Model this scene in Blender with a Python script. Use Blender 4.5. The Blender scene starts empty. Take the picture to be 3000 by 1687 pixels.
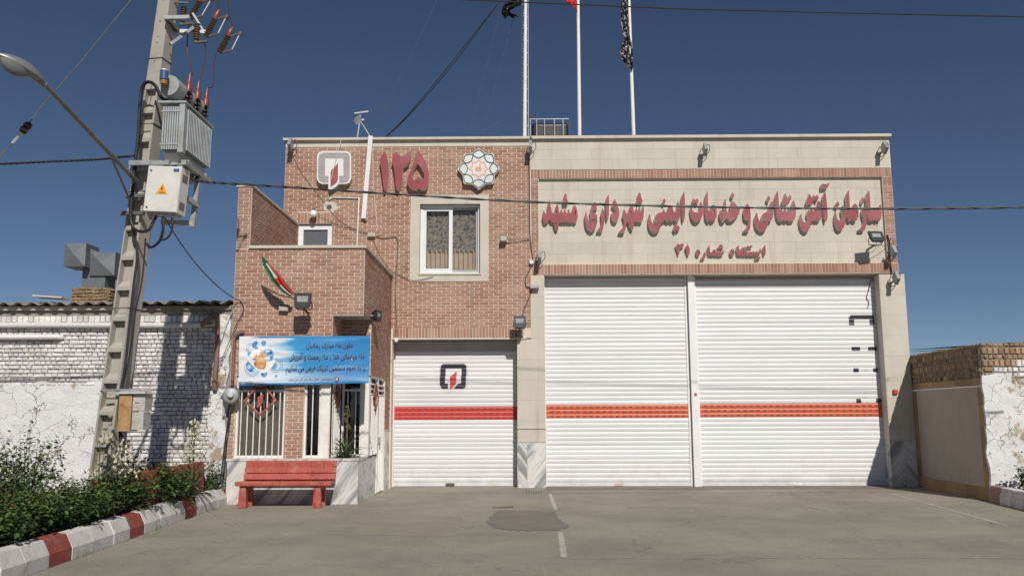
import bpy, bmesh, math, random, unicodedata
import numpy as np
from mathutils import Vector, Matrix
from mathutils.geometry import tessellate_polygon
R = math.radians
rng = random.Random(41)
scene = bpy.context.scene
COL = scene.collection

# ------------------------------------------------------------------ camera
cam_d = bpy.data.cameras.new('camera'); cam = bpy.data.objects.new('camera', cam_d); COL.objects.link(cam)
cam_d.sensor_fit = 'HORIZONTAL'; cam_d.sensor_width = 36.0; cam_d.lens = 2512.18 / 3000 * 36.0
cam_d.clip_start = 0.1; cam_d.clip_end = 3000
def aim(o, loc, pitch, yaw, roll):
    cy, sy, cp, sp = math.cos(yaw), math.sin(yaw), math.cos(pitch), math.sin(pitch)
    fwd = Vector((-sy*cp, cy*cp, sp)); right = Vector((cy, sy, 0)); up = right.cross(fwd)
    r2 = right*math.cos(roll) + up*math.sin(roll); u2 = up*math.cos(roll) - right*math.sin(roll)
    m = Matrix((r2, u2, -fwd)).transposed().to_4x4(); m.translation = loc; o.matrix_world = m
aim(cam, (0, -19.238, 1.6), R(8.3525), R(0.57282), R(-0.18918))
scene.camera = cam

# ------------------------------------------------------------------ light
SUN_DIR = Vector((0.26, -1.0, 0.82)).normalized()
world = bpy.data.worlds.new('World'); scene.world = world; world.use_nodes = True
wn = world.node_tree.nodes; wl = world.node_tree.links
bg = wn['Background']; sky = wn.new('ShaderNodeTexSky'); sky.sky_type = 'NISHITA'; sky.sun_disc = False
sky.sun_elevation = math.asin(SUN_DIR.z); sky.sun_rotation = math.atan2(SUN_DIR.x, SUN_DIR.y)
sky.altitude = 1800; sky.air_density = 0.72; sky.dust_density = 0.25; sky.ozone_density = 2.2
wl.new(sky.outputs[0], bg.inputs[0]); bg.inputs[1].default_value = 0.05
sd = bpy.data.lights.new('sun', 'SUN'); sd.energy = 4.0; sd.angle = R(0.53); sd.color = (1.0, 0.94, 0.86)
sun = bpy.data.objects.new('sun', sd); COL.objects.link(sun)
sun.rotation_euler = (-SUN_DIR).to_track_quat('-Z', 'Y').to_euler(); sun.location = (4, -15, 12)
vs = scene.view_settings; vs.view_transform = 'Standard'; vs.look = 'None'; vs.exposure = 0.0; vs.gamma = 1.0; vs.use_curve_mapping = False
scene.cycles.use_denoising = True
scene.cycles.max_bounces = 6

# ------------------------------------------------------------------ materials
MATS = {}
class NT:
    def __init__(s, name):
        s.m = bpy.data.materials.new(name); s.m.use_nodes = True; s.t = s.m.node_tree; s.n = s.t.nodes
        s.b = s.n['Principled BSDF']; MATS[name] = s.m
    def add(s, k, **kw):
        n = s.n.new(k)
        for a, v in kw.items():
            if a.startswith('i_'):
                n.inputs[int(a[2:]) if a[2:].isdigit() else a[2:]].default_value = v
            else: setattr(n, a, v)
        return n
    def link(s, a, b): s.t.links.new(a, b)
    def pos(s):
        if not hasattr(s, '_p'): s._p = s.add('ShaderNodeNewGeometry').outputs['Position']
        return s._p
    def mapped(s, scale=(1,1,1), rot=(0,0,0), loc=(0,0,0)):
        m = s.add('ShaderNodeMapping'); m.inputs['Scale'].default_value = scale; m.inputs['Rotation'].default_value = rot; m.inputs['Location'].default_value = loc
        s.link(s.pos(), m.inputs['Vector']); return m.outputs[0]
    def turned(s, scale, rot):
        # rotate first, then stretch
        m = s.add('ShaderNodeMapping', vector_type='TEXTURE'); m.inputs['Scale'].default_value = [1/k for k in scale]; m.inputs['Rotation'].default_value = rot
        s.link(s.pos(), m.inputs['Vector']); return m.outputs[0]
    def noise(s, scale, detail=4, rough=.55, vec=None, dist=0):
        n = s.add('ShaderNodeTexNoise'); n.inputs['Scale'].default_value = scale; n.inputs['Detail'].default_value = detail
        n.inputs['Roughness'].default_value = rough; n.inputs['Distortion'].default_value = dist
        s.link(vec if vec is not None else s.pos(), n.inputs['Vector']); return n.outputs['Fac']
    def ramp(s, fac, stops, interp='LINEAR'):
        r = s.add('ShaderNodeValToRGB'); r.color_ramp.interpolation = interp
        e = r.color_ramp.elements
        while len(e) < len(stops): e.new(0.5)
        for el, (p, c) in zip(e, stops):
            el.position = p; el.color = (c, c, c, 1) if not hasattr(c, '__len__') else (*c, 1)
        s.link(fac, r.inputs[0]); return r.outputs[0]
    def mix(s, fac, a, b, blend='MIX'):
        m = s.add('ShaderNodeMix', data_type='RGBA', blend_type=blend)
        for sock, v in ((m.inputs[0], fac), (m.inputs[6], a), (m.inputs[7], b)):
            if hasattr(v, 'is_output') or hasattr(v, 'links'): s.link(v, sock)
            elif hasattr(v, '__len__'): sock.default_value = (*v, 1)
            else: sock.default_value = v
        return m.outputs[2]
    def math(s, op, a, b=None, clamp=False):
        m = s.add('ShaderNodeMath', operation=op, use_clamp=clamp)
        for i, v in enumerate((a, b)):
            if v is None: continue
            if hasattr(v, 'links'): s.link(v, m.inputs[i])
            else: m.inputs[i].default_value = v
        return m.outputs[0]
    def bump(s, h, strength=.3, dist=.01):
        b = s.add('ShaderNodeBump'); b.inputs['Strength'].default_value = strength; b.inputs['Distance'].default_value = dist
        s.link(h, b.inputs['Height']); s.link(b.outputs[0], s.b.inputs['Normal'])
    def col(s, c): s.link(c, s.b.inputs['Base Color'])
    def rough(s, r): 
        if hasattr(r, 'links'): s.link(r, s.b.inputs['Roughness'])
        else: s.b.inputs['Roughness'].default_value = r
    def tone(s):
        a = s.add('ShaderNodeAttribute'); a.attribute_name = 'tone'; return a.outputs['Fac']

def sc3(c, k): return tuple(min(1, x*k) for x in c)
def M(name, c, rough=.6, var=.14, vs_=2.5, fine=0, fs=60, bump=0, bs=80, tone=0, metal=0, dirt=None, ds=1.2, spec=.5):
    t = NT(name)
    o = t.mix(t.ramp(t.noise(vs_, 5), [(.3, 0), (.7, 1)]), sc3(c, 1-var), sc3(c, 1+var))
    if fine: o = t.mix(t.ramp(t.noise(fs, 3), [(.35, 0), (.65, 1)]), o, sc3(c, 1-fine)); 
    if dirt:
        d = t.ramp(t.noise(ds, 8, .65), [(.5, 0), (.68, 1)]); o = t.mix(t.math('MULTIPLY', d, dirt[1]), o, dirt[0])
    if tone:
        o = t.mix(1.0, o, t.ramp(t.tone(), [(0, 1-tone), (1, 1+tone)]), 'MULTIPLY')
    t.col(o); t.rough(rough); t.b.inputs['Metallic'].default_value = metal; t.b.inputs['Specular IOR Level'].default_value = spec
    if bump: t.bump(t.noise(bs, 4), bump, .004)
    return t.m

# facing brick: tone attribute picks each brick's colour, dust pales whole areas
def brick_mat(name, a, b, c, dust, dfac):
    t = NT(name)
    o = t.ramp(t.tone(), [(0, a), (.5, b), (1, c)])
    o = t.mix(t.ramp(t.noise(120, 3), [(.4, 0), (.7, .5)]), o, sc3(b, .72))
    o = t.mix(t.math('MULTIPLY', t.ramp(t.noise(.9, 6, .6), [(.42, 0), (.7, 1)]), dfac), o, dust)
    st = t.noise(1.0, 5, .6, t.mapped((5, 5, .35)))
    o = t.mix(t.math('MULTIPLY', t.ramp(st, [(.53, 0), (.70, 1)]), .45), o, sc3(dust, .55))
    t.col(o); t.rough(.85); t.bump(t.noise(150, 4), .35, .003); t.b.inputs['Specular IOR Level'].default_value = .25
brick_mat('brick', (.290, .142, .102), (.372, .204, .150), (.445, .268, .205), (.49, .38, .30), .45)
brick_mat('tan_brick', (.21, .135, .075), (.34, .235, .135), (.46, .335, .205), (.25, .20, .14), .5)
M('mortar', (.69, .595, .495), .95, .10, 3, .12, 90, .3, 150, spec=.2)
def stone(name, c, tone=.10):
    t = NT(name)
    o = t.mix(t.ramp(t.noise(1.6, 6, .6), [(.3, 0), (.75, 1)]), sc3(c, 1.06), sc3(c, .90))
    o = t.mix(t.ramp(t.noise(60, 3), [(.55, 0), (.75, .5)]), o, sc3(c, .78))
    st = t.noise(1.0, 6, .65, t.mapped((4.5, 4.5, .22)))
    o = t.mix(t.math('MULTIPLY', t.ramp(st, [(.54, 0), (.70, 1)]), .30), o, (.32, .26, .19))
    o = t.mix(1.0, o, t.ramp(t.tone(), [(0, 1-tone), (1, 1+tone)]), 'MULTIPLY')
    t.col(o); t.rough(.75); t.bump(t.noise(70, 4), .2, .003); t.b.inputs['Specular IOR Level'].default_value = .3
stone('cream_stone', (.555, .515, .440), .03)
stone('sand_tile', (.33, .215, .115), .25)
def marble(name, rot):
    t = NT(name)
    n1 = t.noise(1, 5, .55, t.turned((6.5, 3, .8), (0, rot, 0)), .5)
    n2 = t.noise(1, 6, .7, t.turned((26, 9, 2.4), (0, rot, 0)), .3)
    k = t.math('MAXIMUM', t.ramp(n1, [(.50, 0), (.62, .95)]), t.math('MULTIPLY', t.ramp(n2, [(.50, 0), (.66, 1)]), .55))
    o = t.mix(k, (.64, .625, .60), (.24, .25, .26))
    o = t.mix(t.math('MULTIPLY', t.ramp(t.noise(2.2, 5), [(.5, 0), (.75, 1)]), .35), o, (.42, .36, .29))
    o = t.mix(1.0, o, t.ramp(t.tone(), [(0, .93), (1, 1.05)]), 'MULTIPLY')
    t.col(o); t.rough(.42)
marble('marble', R(38)); marble('marble_mirror', R(-40))
def shutter(name, c, dust):
    t = NT(name)
    st = t.noise(1, 6, .6, t.mapped((1.2, 1.2, 4.5)))
    o = t.mix(t.ramp(st, [(.45, 0), (.72, .28)]), c, dust)
    o = t.mix(t.ramp(t.noise(26, 4, .7), [(.70, 0), (.78, .35)]), o, sc3(dust, .7))
    o = t.mix(1.0, o, t.ramp(t.tone(), [(0, .93), (1, 1.03)]), 'MULTIPLY')
    zz = t.add('ShaderNodeSeparateXYZ'); t.link(t.pos(), zz.inputs[0]); gr = t.math('MULTIPLY', t.ramp(zz.outputs[2], [(.05, 1), (.7, 0)]), t.ramp(t.noise(3, 7, .7), [(.40, 0), (.72, .5)]))
    o = t.mix(gr, o, (.40, .35, .28))
    t.col(o); t.rough(.42); t.bump(t.noise(2.2, 3), .25, .03)
shutter('shutter_white', (.685, .695, .705), (.58, .56, .53))
shutter('shutter_red', (.56, .052, .040), (.42, .09, .06))
shutter('shutter_orange', (.60, .115, .050), (.45, .13, .07))
M('slot_dark', (.10, .085, .07), .8)
M('white_paint', (.76, .75, .72), .45, .05, 4, dirt=((.50, .44, .36), .35), ds=5)
M('white_plastic', (.74, .75, .76), .4, .04)
M('grey_frame', (.36, .36, .35), .5, .1)
M('black_decal', (.025, .025, .035), .45, .25, 20)
M('silver_decal', (.60, .61, .62), .4, .06)
M('red_decal', (.55, .05, .045), .45, .2, 20)
M('sign_red', (.29, .062, .072), .38, .14, 1.3, dirt=((.38, .17, .18), .6), ds=.9)
M('sign_side', (.62, .59, .53), .5, .1)
M('sign_white', (.70, .71, .70), .4, .04)
M('sign_grey', (.33, .32, .31), .5, .1)
M('teal_line', (.02, .10, .125), .5); M('coral_line', (.72, .30, .20), .5); M('pale_face', (.62, .64, .62), .45)
M('black_metal', (.022, .022, .024), .45, .2)
M('dark_cable', (.016, .016, .018), .55, .2)
M('grey_cable', (.11, .10, .09), .7, .2); M('white_cable', (.62, .60, .56), .6)
M('galv', (.34, .36, .37), .5, .16, 6, metal=.35, dirt=((.22, .2, .17), .5), ds=7)
M('cowl_metal', (.165, .185, .20), .5, .16, 5, metal=.3, dirt=((.12, .11, .10), .5), ds=5)
M('galv_light', (.52, .54, .55), .45, .12, 6, metal=.2)
M('steel_dark', (.10, .10, .10), .6, .3, 10, dirt=((.20, .11, .06), .5), ds=9)
M('transformer_grey', (.33, .36, .37), .5, .10, 5, dirt=((.22, .18, .14), .55), ds=4)
M('box_white', (.66, .66, .63), .45, .04, 3, dirt=((.42, .36, .28), .3), ds=8)
M('warn_yellow', (.75, .40, .02), .5, .05); M('warn_red', (.5, .05, .02), .5)
M('porcelain_brown', (.055, .022, .015), .18, .2, 20); M('insulator_brown', (.13, .095, .055), .35, .25, 25)
M('boot_red', (.20, .052, .042), .4, .15, 20); M('lead_red', (.10, .028, .025), .5)
M('conc_pole', (.41, .385, .34), .9, .12, 2.2, .12, 70, .35, 60, dirt=((.24, .21, .17), .4), ds=4)
M('rust', (.40, .24, .11), .8, .3, 5, dirt=((.20, .085, .03), .9), ds=9)
M('box_grey', (.44, .44, .42), .6, .1, 5, dirt=((.32, .19, .09), .6), ds=9)
M('blue_cap', (.05, .09, .22), .4); M('amber', (.30, .15, .03), .3)
M('arm_grey', (.19, .18, .16), .6, .2, 6)
M('kerb_faded', (.33, .20, .165), .85, .15, 5, dirt=((.45, .40, .36), .6), ds=6, bump=.3)
t = NT('lamp_bowl'); t.col(t.mix(t.noise(9, 3), (.10, .105, .10), (.24, .25, .24))); t.rough(.25)
M('lamp_shell', (.27, .275, .275), .38, .12, 8, metal=.4)
M('whitewash', (.70, .69, .685), .9, .09, 3, .10, 80, .6, 60, tone=.16, dirt=((.40, .33, .26), .45), ds=2.4)
M('wall_joint', (.24, .215, .19), .95, .3, 12, dirt=((.36, .34, .32), .5), ds=5)
t = NT('red_paint')
o = t.mix(t.ramp(t.noise(3, 5), [(.3, 0), (.7, 1)]), (.33, .066, .046), (.45, .100, .072))
o = t.mix(t.ramp(t.noise(1, 6, .65, t.mapped((14, 14, 3))), [(.56, 0), (.64, .8)]), o, (.27, .030, .022))
o = t.mix(t.ramp(t.noise(5, 8, .7), [(.52, 0), (.70, .75)]), o, (.46, .21, .165))
o = t.mix(t.ramp(t.noise(22, 6, .75), [(.66, 0), (.70, .9)]), o, (.42, .36, .31))
t.col(o); t.rough(.65); t.bump(t.noise(40, 5, .7), .35, .005)
M('kerb_white', (.62, .61, .60), .8, .1, 5, dirt=((.32, .28, .24), .75), ds=4, bump=.5)
M('kerb_red', (.28, .060, .042), .8, .15, 5, dirt=((.32, .20, .16), .5), ds=6, bump=.3)
M('corrugated', (.30, .27, .235), .9, .2, 3, dirt=((.14, .12, .10), .6), ds=4)
M('adobe', (.29, .205, .125), .95, .25, 6, .2, 40, .9, 30)
M('pvc', (.66, .65, .645), .4, .06, 3, dirt=((.45, .40, .34), .4), ds=3)
M('brown_pipe', (.22, .125, .095), .55, .15, 6); M('plaster_beige', (.42, .375, .32), .92, .09, 1.6, .08, 50, .3, 40, dirt=((.33, .28, .22), .4), ds=2)
M('soil', (.16, .115, .075), 1, .3, 6, .3, 60, .8, 30)
M('tarp_black', (.012, .011, .016), .35, .4, 6); M('flag_red', (.58, .035, .03), .6, .1); M('flag_green', (.02, .16, .075), .7, .1); M('flag_white', (.66, .65, .62), .7, .05)
M('tank_black', (.02, .02, .022), .45, .2)
M('paint_line', (.46, .43, .375), .9, .10, 5, dirt=((.34, .31, .265), .9), ds=3)
M('drain_iron', (.13, .125, .115), .7, .2)
M('text_dark', (.035, .025, .06), .55); M('text_halo', (.76, .72, .74), .6)
M('banner_blue', (.03, .25, .52), .5); M('banner_lines', (.10, .30, .58), .5); M('banner_tag', (.78, .76, .74), .5)
t = NT('banner_art'); o = t.ramp(t.noise(9, 3, .5), [(.35, (.09, .045, .03)), (.48, (.55, .26, .10)), (.7, (.74, .50, .28))]); t.col(o); t.rough(.5)
t = NT('banner_flower'); o = t.ramp(t.noise(16, 3, .5), [(.38, (.04, .10, .42)), (.5, (.10, .36, .66)), (.66, (.45, .66, .80))]); t.col(o); t.rough(.5)
M('leaf', (.058, .100, .026), .5, .35, 3.0, tone=.55); M('leaf_young', (.11, .14, .035), .5, .3, 4, tone=.45); M('leaf_red', (.17, .055, .03), .5, .3, 4, tone=.3)
M('stem', (.12, .10, .045), .8, .2); M('yucca_leaf', (.085, .115, .055), .45, .25, 6, tone=.35); M('yucca_flower', (.56, .54, .40), .6, .1, 8, tone=.2)
M('flower_red', (.55, .06, .03), .6, .2, tone=.3); M('flower_yellow', (.60, .32, .05), .6, .2)
M('pink_spray', (.62, .25, .32), .9); M('blue_spray', (.08, .22, .42), .9)
M('marker', (.55, .42, .36), .7)
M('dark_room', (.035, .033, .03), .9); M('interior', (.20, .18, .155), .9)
t = NT('glass')
tr_ = t.add('ShaderNodeBsdfTransparent'); tr_.inputs[0].default_value = (.93, .93, .92, 1); gl_ = t.add('ShaderNodeBsdfGlossy'); gl_.inputs['Roughness'].default_value = .03
fr_ = t.add('ShaderNodeFresnel'); fr_.inputs['IOR'].default_value = 1.5; mx_ = t.add('ShaderNodeMixShader')
t.link(fr_.outputs[0], mx_.inputs[0]); t.link(tr_.outputs[0], mx_.inputs[1]); t.link(gl_.outputs[0], mx_.inputs[2]); t.link(mx_.outputs[0], t.n['Material Output'].inputs['Surface'])
t = NT('lamp_glass'); t.col(t.mix(t.noise(14, 3), (.22, .24, .24), (.40, .42, .41))); t.rough(.18); t.b.inputs['Specular IOR Level'].default_value = .6
t = NT('window_dark'); t.b.inputs['Base Color'].default_value = (.12, .135, .15, 1); t.rough(.06); t.b.inputs['Specular IOR Level'].default_value = .6
M('opal', (.80, .79, .76), .3, .03)
M('curtain', (.66, .53, .40), .9, .10, 4)
t = NT('net_curtain')
o = t.ramp(t.noise(16, 2, .5), [(.44, (.40, .35, .28)), (.53, (.29, .265, .235)), (.62, (.12, .14, .165))]); t.col(o); t.rough(.9)

# asphalt yard
t = NT('asphalt')
c0 = (.350, .323, .270)
o = t.mix(t.ramp(t.noise(.45, 7, .65), [(.40, 0), (.62, 1)]), sc3(c0, 1.14), sc3(c0, .78))
o = t.mix(t.ramp(t.noise(1, 6, .65, t.mapped((.35, 1.1, 1))), [(.54, 0), (.72, .45)]), o, sc3(c0, .66))
o = t.mix(t.ramp(t.noise(1, 5, .6, t.mapped((3.5, .22, 1), (0, 0, R(4)))), [(.58, 0), (.72, .35)]), o, sc3(c0, .62))
o = t.mix(t.ramp(t.noise(7, 5, .7), [(.62, 0), (.74, .5)]), o, sc3(c0, .66))
o = t.mix(t.ramp(t.noise(2.6, 6, .7), [(.58, 0), (.76, .55)]), o, (.43, .375, .295))
o = t.mix(t.ramp(t.noise(28, 4, .7), [(.42, 0), (.66, .5)]), o, sc3(c0, .68))
o = t.mix(t.ramp(t.noise(90, 3, .6), [(.35, 0), (.7, .6)]), o, sc3(c0, .60))
o = t.mix(t.ramp(t.noise(150, 2, .5), [(.62, 0), (.72, .5)]), o, sc3(c0, 1.6))
vo = t.add('ShaderNodeTexVoronoi'); vo.inputs['Scale'].default_value = 3.2; t.link(t.pos(), vo.inputs['Vector'])
o = t.mix(t.ramp(vo.outputs['Distance'], [(.025, .75), (.06, 0)]), o, (.05, .045, .04))
vc = t.add('ShaderNodeTexVoronoi', feature='DISTANCE_TO_EDGE'); vc.inputs['Scale'].default_value = .42
nc = t.add('ShaderNodeTexNoise'); nc.inputs['Scale'].default_value = 1.6; nc.inputs['Detail'].default_value = 6; t.link(t.pos(), nc.inputs['Vector'])
ms = t.add('ShaderNodeVectorMath', operation='SCALE'); t.link(nc.outputs['Color'], ms.inputs[0]); ms.inputs['Scale'].default_value = 1.1
ma = t.add('ShaderNodeVectorMath', operation='ADD'); t.link(t.pos(), ma.inputs[0]); t.link(ms.outputs[0], ma.inputs[1]); t.link(ma.outputs[0], vc.inputs['Vector'])
ck = t.math('MULTIPLY', t.ramp(vc.outputs['Distance'], [(0, .5), (.004, .35), (.008, 0)]), t.ramp(t.noise(.5, 3), [(.44, 0), (.56, 1)]))
o = t.mix(ck, o, (.12, .105, .085))
t.col(o); t.rough(.92); t.bump(t.math('ADD', t.noise(120, 5, .75), t.math('MULTIPLY', t.noise(9, 4, .6), 1.5)), .7, .010); t.b.inputs['Specular IOR Level'].default_value = .25
def patch_mat(name, c0):
    t = NT(name)
    o = t.mix(t.ramp(t.noise(1.5, 6, .6), [(.3, 0), (.72, 1)]), sc3(c0, 1.1), sc3(c0, .85))
    o = t.mix(t.ramp(t.noise(85, 3, .6), [(.35, 0), (.7, .6)]), o, sc3(c0, .58))
    t.col(o); t.rough(.95); t.bump(t.noise(90, 5, .7), .7, .008)
patch_mat('asphalt_patch', (.225, .203, .176)); patch_mat('asphalt_old', (.320, .286, .232)); patch_mat('asphalt_stain', (.18, .145, .112))

# lumpy limewashed mud plaster with cracks and bare spots
def mud_plaster(name, amount):
    t = NT(name)
    v = t.add('ShaderNodeTexVoronoi', feature='DISTANCE_TO_EDGE'); v.inputs['Scale'].default_value = 2.6
    n = t.add('ShaderNodeTexNoise'); n.inputs['Scale'].default_value = 3.5; n.inputs['Detail'].default_value = 6; t.link(t.pos(), n.inputs['Vector'])
    vm = t.add('ShaderNodeVectorMath', operation='SCALE'); t.link(n.outputs['Color'], vm.inputs[0]); vm.inputs['Scale'].default_value = .55
    va = t.add('ShaderNodeVectorMath', operation='ADD'); t.link(t.pos(), va.inputs[0]); t.link(vm.outputs[0], va.inputs[1]); t.link(va.outputs[0], v.inputs['Vector'])
    crack = t.ramp(v.outputs['Distance'], [(0.0, 1), (.006, .7), (.014, 0)])
    crack = t.math('MULTIPLY', crack, t.ramp(t.noise(1.7, 3), [(.40, 0), (.56, 1)]))
    white = t.mix(t.noise(5, 5), (.78, .785, .79), (.63, .63, .63))
    bare = t.ramp(t.noise(1.9, 9, .72), [(.60-amount, 0), (.66-amount, 1)])
    o = t.mix(bare, white, t.mix(t.noise(14, 5), (.34, .255, .17), (.46, .38, .28)))
    o = t.mix(crack, o, (.20, .165, .13))
    t.col(o); t.rough(.95); t.b.inputs['Specular IOR Level'].default_value = .2
    h = t.math('SUBTRACT', t.noise(26, 6, .7), t.math('MULTIPLY', crack, 1.2)); t.bump(h, .9, .02)
mud_plaster('limewash_plaster', -.01); mud_plaster('limewash_worn', .055)

# printed cloth of the banner (u, v come from the mesh's UV map)
t = NT('banner_cloth')
uv = t.add('ShaderNodeUVMap'); sx = t.add('ShaderNodeSeparateXYZ'); t.link(uv.outputs[0], sx.inputs[0])
u, vv = sx.outputs[0], sx.outputs[1]
warp = t.add('ShaderNodeMapping'); warp.inputs['Scale'].default_value = (1.3, 5.5, 1); warp.inputs['Rotation'].default_value = (0, 0, R(6)); t.link(uv.outputs[0], warp.inputs[0])
streak = t.noise(1.6, 4, .5, warp.outputs[0], .6)
k = t.math('ADD', t.math('MULTIPLY', u, 1.35), t.math('MULTIPLY', t.math('SUBTRACT', streak, .5), .9))
o = t.ramp(k, [(.34, (.72, .73, .76)), (.48, (.32, .55, .74)), (.60, (.045, .29, .58)), (1.0, (.03, .22, .52))])
o = t.mix(t.math('MULTIPLY', t.ramp(streak, [(.55, 0), (.68, 1)]), t.ramp(u, [(.5, 0), (.75, .4)])), o, (.25, .52, .76))
lo = t.math('MULTIPLY', t.ramp(vv, [(.10, 1), (.30, 0)]), t.ramp(u, [(.35, .8), (.85, .18)]))
o = t.mix(lo, o, (.62, .70, .78))
edge = t.math('MAXIMUM', t.ramp(vv, [(.035, 1), (.045, 0)]), t.math('MULTIPLY', t.ramp(vv, [(.945, 0), (.975, 1)]), t.ramp(u, [(.08, 0), (.16, 1)])))
o = t.mix(edge, o, (.035, .22, .50))
t.col(o); t.rough(.42)

# ------------------------------------------------------------------ mesh helpers
class MB:
    def __init__(s): s.v = []; s.f = []; s.mi = []; s.tn = []
    def add(s, vs, fs, m=0, t=.5):
        b = len(s.v); s.v += [tuple(v) for v in vs]
        for f in fs: s.f.append(tuple(b+i for i in f)); s.mi.append(m); s.tn.append(t)
        return s
    def box(s, x0, x1, y0, y1, z0, z1, m=0, t=.5):
        return s.add([(x0,y0,z0),(x1,y0,z0),(x1,y1,z0),(x0,y1,z0),(x0,y0,z1),(x1,y0,z1),(x1,y1,z1),(x0,y1,z1)],
              [(0,3,2,1),(4,5,6,7),(0,1,5,4),(1,2,6,5),(2,3,7,6),(3,0,4,7)], m, t)
    def obox(s, c, size, rot=None, m=0, t=.5):
        hx, hy, hz = [a/2 for a in size]; rot = rot or Matrix.Identity(3); c = Vector(c)
        vs = [c + rot @ Vector(p) for p in ((-hx,-hy,-hz),(hx,-hy,-hz),(hx,hy,-hz),(-hx,hy,-hz),(-hx,-hy,hz),(hx,-hy,hz),(hx,hy,hz),(-hx,hy,hz))]
        return s.add(vs, [(0,3,2,1),(4,5,6,7),(0,1,5,4),(1,2,6,5),(2,3,7,6),(3,0,4,7)], m, t)
    def bar(s, a, b, w, h=None, m=0, t=.5, up=(0,0,1)):
        a, b = Vector(a), Vector(b); d = (b-a); L = d.length; d.normalize(); h = h or w
        u = Vector(up)
        if abs(d.dot(u)) > .98: u = Vector((0,1,0))
        x = d.cross(u).normalized(); z = x.cross(d)
        rot = Matrix((d, x, z)).transposed()
        return s.obox((a+b)/2, (L, w, h), rot, m, t)
    def prism(s, loop, y0, y1, mf=0, ms=0, holes=(), t=.5):
        # outline in the x-z plane, front face at y0, back at y1
        loops = [list(loop)] + [list(h) for h in holes]
        flat = [p for l in loops for p in l]
        tri = tessellate_polygon([[Vector((p[0], p[1], 0)) for p in l] for l in loops])
        b = len(s.v); n = len(flat)
        s.v += [(p[0], y0, p[1]) for p in flat] + [(p[0], y1, p[1]) for p in flat]
        for f in tri:
            s.f.append(tuple(b+i for i in f)); s.mi.append(mf); s.tn.append(t)
            s.f.append(tuple(b+n+i for i in reversed(f))); s.mi.append(ms); s.tn.append(t)
        k = 0
        for l in loops:
            for i in range(len(l)):
                a, c = b+k+i, b+k+(i+1) % len(l)
                s.f.append((a, c, c+n, a+n)); s.mi.append(ms); s.tn.append(t)
            k += len(l)
        return s
    def extrude_z(s, loop, z0, z1, m=0, t=.5):
        n = len(loop)
        return s.add([(x, y, z0) for x, y in loop] + [(x, y, z1) for x, y in loop],
              [tuple(range(n-1, -1, -1)), tuple(range(n, 2*n))] + [(i, (i+1) % n, n+(i+1) % n, n+i) for i in range(n)], m, t)
    def tube(s, pts, r, n=6, m=0, t=.5, cap=True):
        pts = [Vector(p) for p in pts]; N = len(pts); rs = r if hasattr(r, '__len__') else [r]*N
        ref = Vector((0, 0, 1)); rings = []
        b = len(s.v)
        d0 = (pts[1]-pts[0]).normalized()
        if abs(d0.dot(ref)) > .95: ref = Vector((1, 0, 0))
        x = d0.cross(ref).normalized()
        for i, p in enumerate(pts):
            d = (pts[min(i+1, N-1)] - pts[max(i-1, 0)]).normalized()
            x = (x - d*x.dot(d)).normalized(); y = d.cross(x)
            for k in range(n):
                a = 2*math.pi*k/n; q = p + (x*math.cos(a) + y*math.sin(a))*rs[i]; s.v.append(tuple(q))
        for i in range(N-1):
            for k in range(n):
                a = b+i*n+k; c = b+i*n+(k+1) % n
                s.f.append((a, c, c+n, a+n)); s.mi.append(m); s.tn.append(t)
        if cap:
            s.f.append(tuple(b+k for k in range(n-1, -1, -1))); s.mi.append(m); s.tn.append(t)
            s.f.append(tuple(b+(N-1)*n+k for k in range(n))); s.mi.append(m); s.tn.append(t)
        return s
    def lathe(s, prof, base, axis=(0,0,1), n=12, m=0, t=.5):
        # prof: (radius, height along axis)
        base = Vector(base); ax = Vector(axis).normalized()
        pts = [base + ax*h for _, h in prof]
        ref = Vector((0,0,1)) if abs(ax.z) < .9 else Vector((1,0,0))
        x = ax.cross(ref).normalized(); y = ax.cross(x); b = len(s.v)
        for (r, h), p in zip(prof, pts):
            for k in range(n):
                a = 2*math.pi*k/n; s.v.append(tuple(p + (x*math.cos(a)+y*math.sin(a))*max(r, 1e-4)))
        for i in range(len(prof)-1):
            for k in range(n):
                a = b+i*n+k; c = b+i*n+(k+1) % n
                s.f.append((a, c, c+n, a+n)); s.mi.append(m); s.tn.append(t)
        s.f.append(tuple(b+k for k in range(n-1, -1, -1))); s.mi.append(m); s.tn.append(t)
        s.f.append(tuple(b+(len(prof)-1)*n+k for k in range(n))); s.mi.append(m); s.tn.append(t)
        return s
    def mesh(s, name, mats, smooth=False, fix=True):
        me = bpy.data.meshes.new(name); me.from_pydata(s.v, [], s.f)
        for k in ([mats] if isinstance(mats, str) else mats): me.materials.append(MATS[k])
        me.polygons.foreach_set('material_index', s.mi)
        a = me.attributes.new('tone', 'FLOAT', 'FACE'); a.data.foreach_set('value', s.tn)
        if fix and len(s.f) < 20000:
            bm = bmesh.new(); bm.from_mesh(me); bmesh.ops.recalc_face_normals(bm, faces=bm.faces); bm.to_mesh(me); bm.free()
        if smooth:
            me.polygons.foreach_set('use_smooth', [True]*len(me.polygons))
            try: me.set_sharp_from_angle(angle=R(40))
            except Exception: pass
        me.update(); return me
    def obj(s, name, mats, parent=None, smooth=False, fix=True):
        return link(bpy.data.objects.new(name, s.mesh(name, mats, smooth, fix)), parent)
def link(o, parent=None):
    COL.objects.link(o)
    if parent is not None:
        o.parent = parent; o.matrix_parent_inverse = wmat(parent).inverted()
    return o
def wmat(o):
    m = o.matrix_basis.copy()
    if o.parent is not None: m = wmat(o.parent) @ o.matrix_parent_inverse @ m
    return m
def tag(o, label=None, cat=None, group=None, kind=None):
    if label: o['label'] = label
    if cat: o['category'] = cat
    if group: o['group'] = group
    if kind: o['kind'] = kind
    return o
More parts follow.
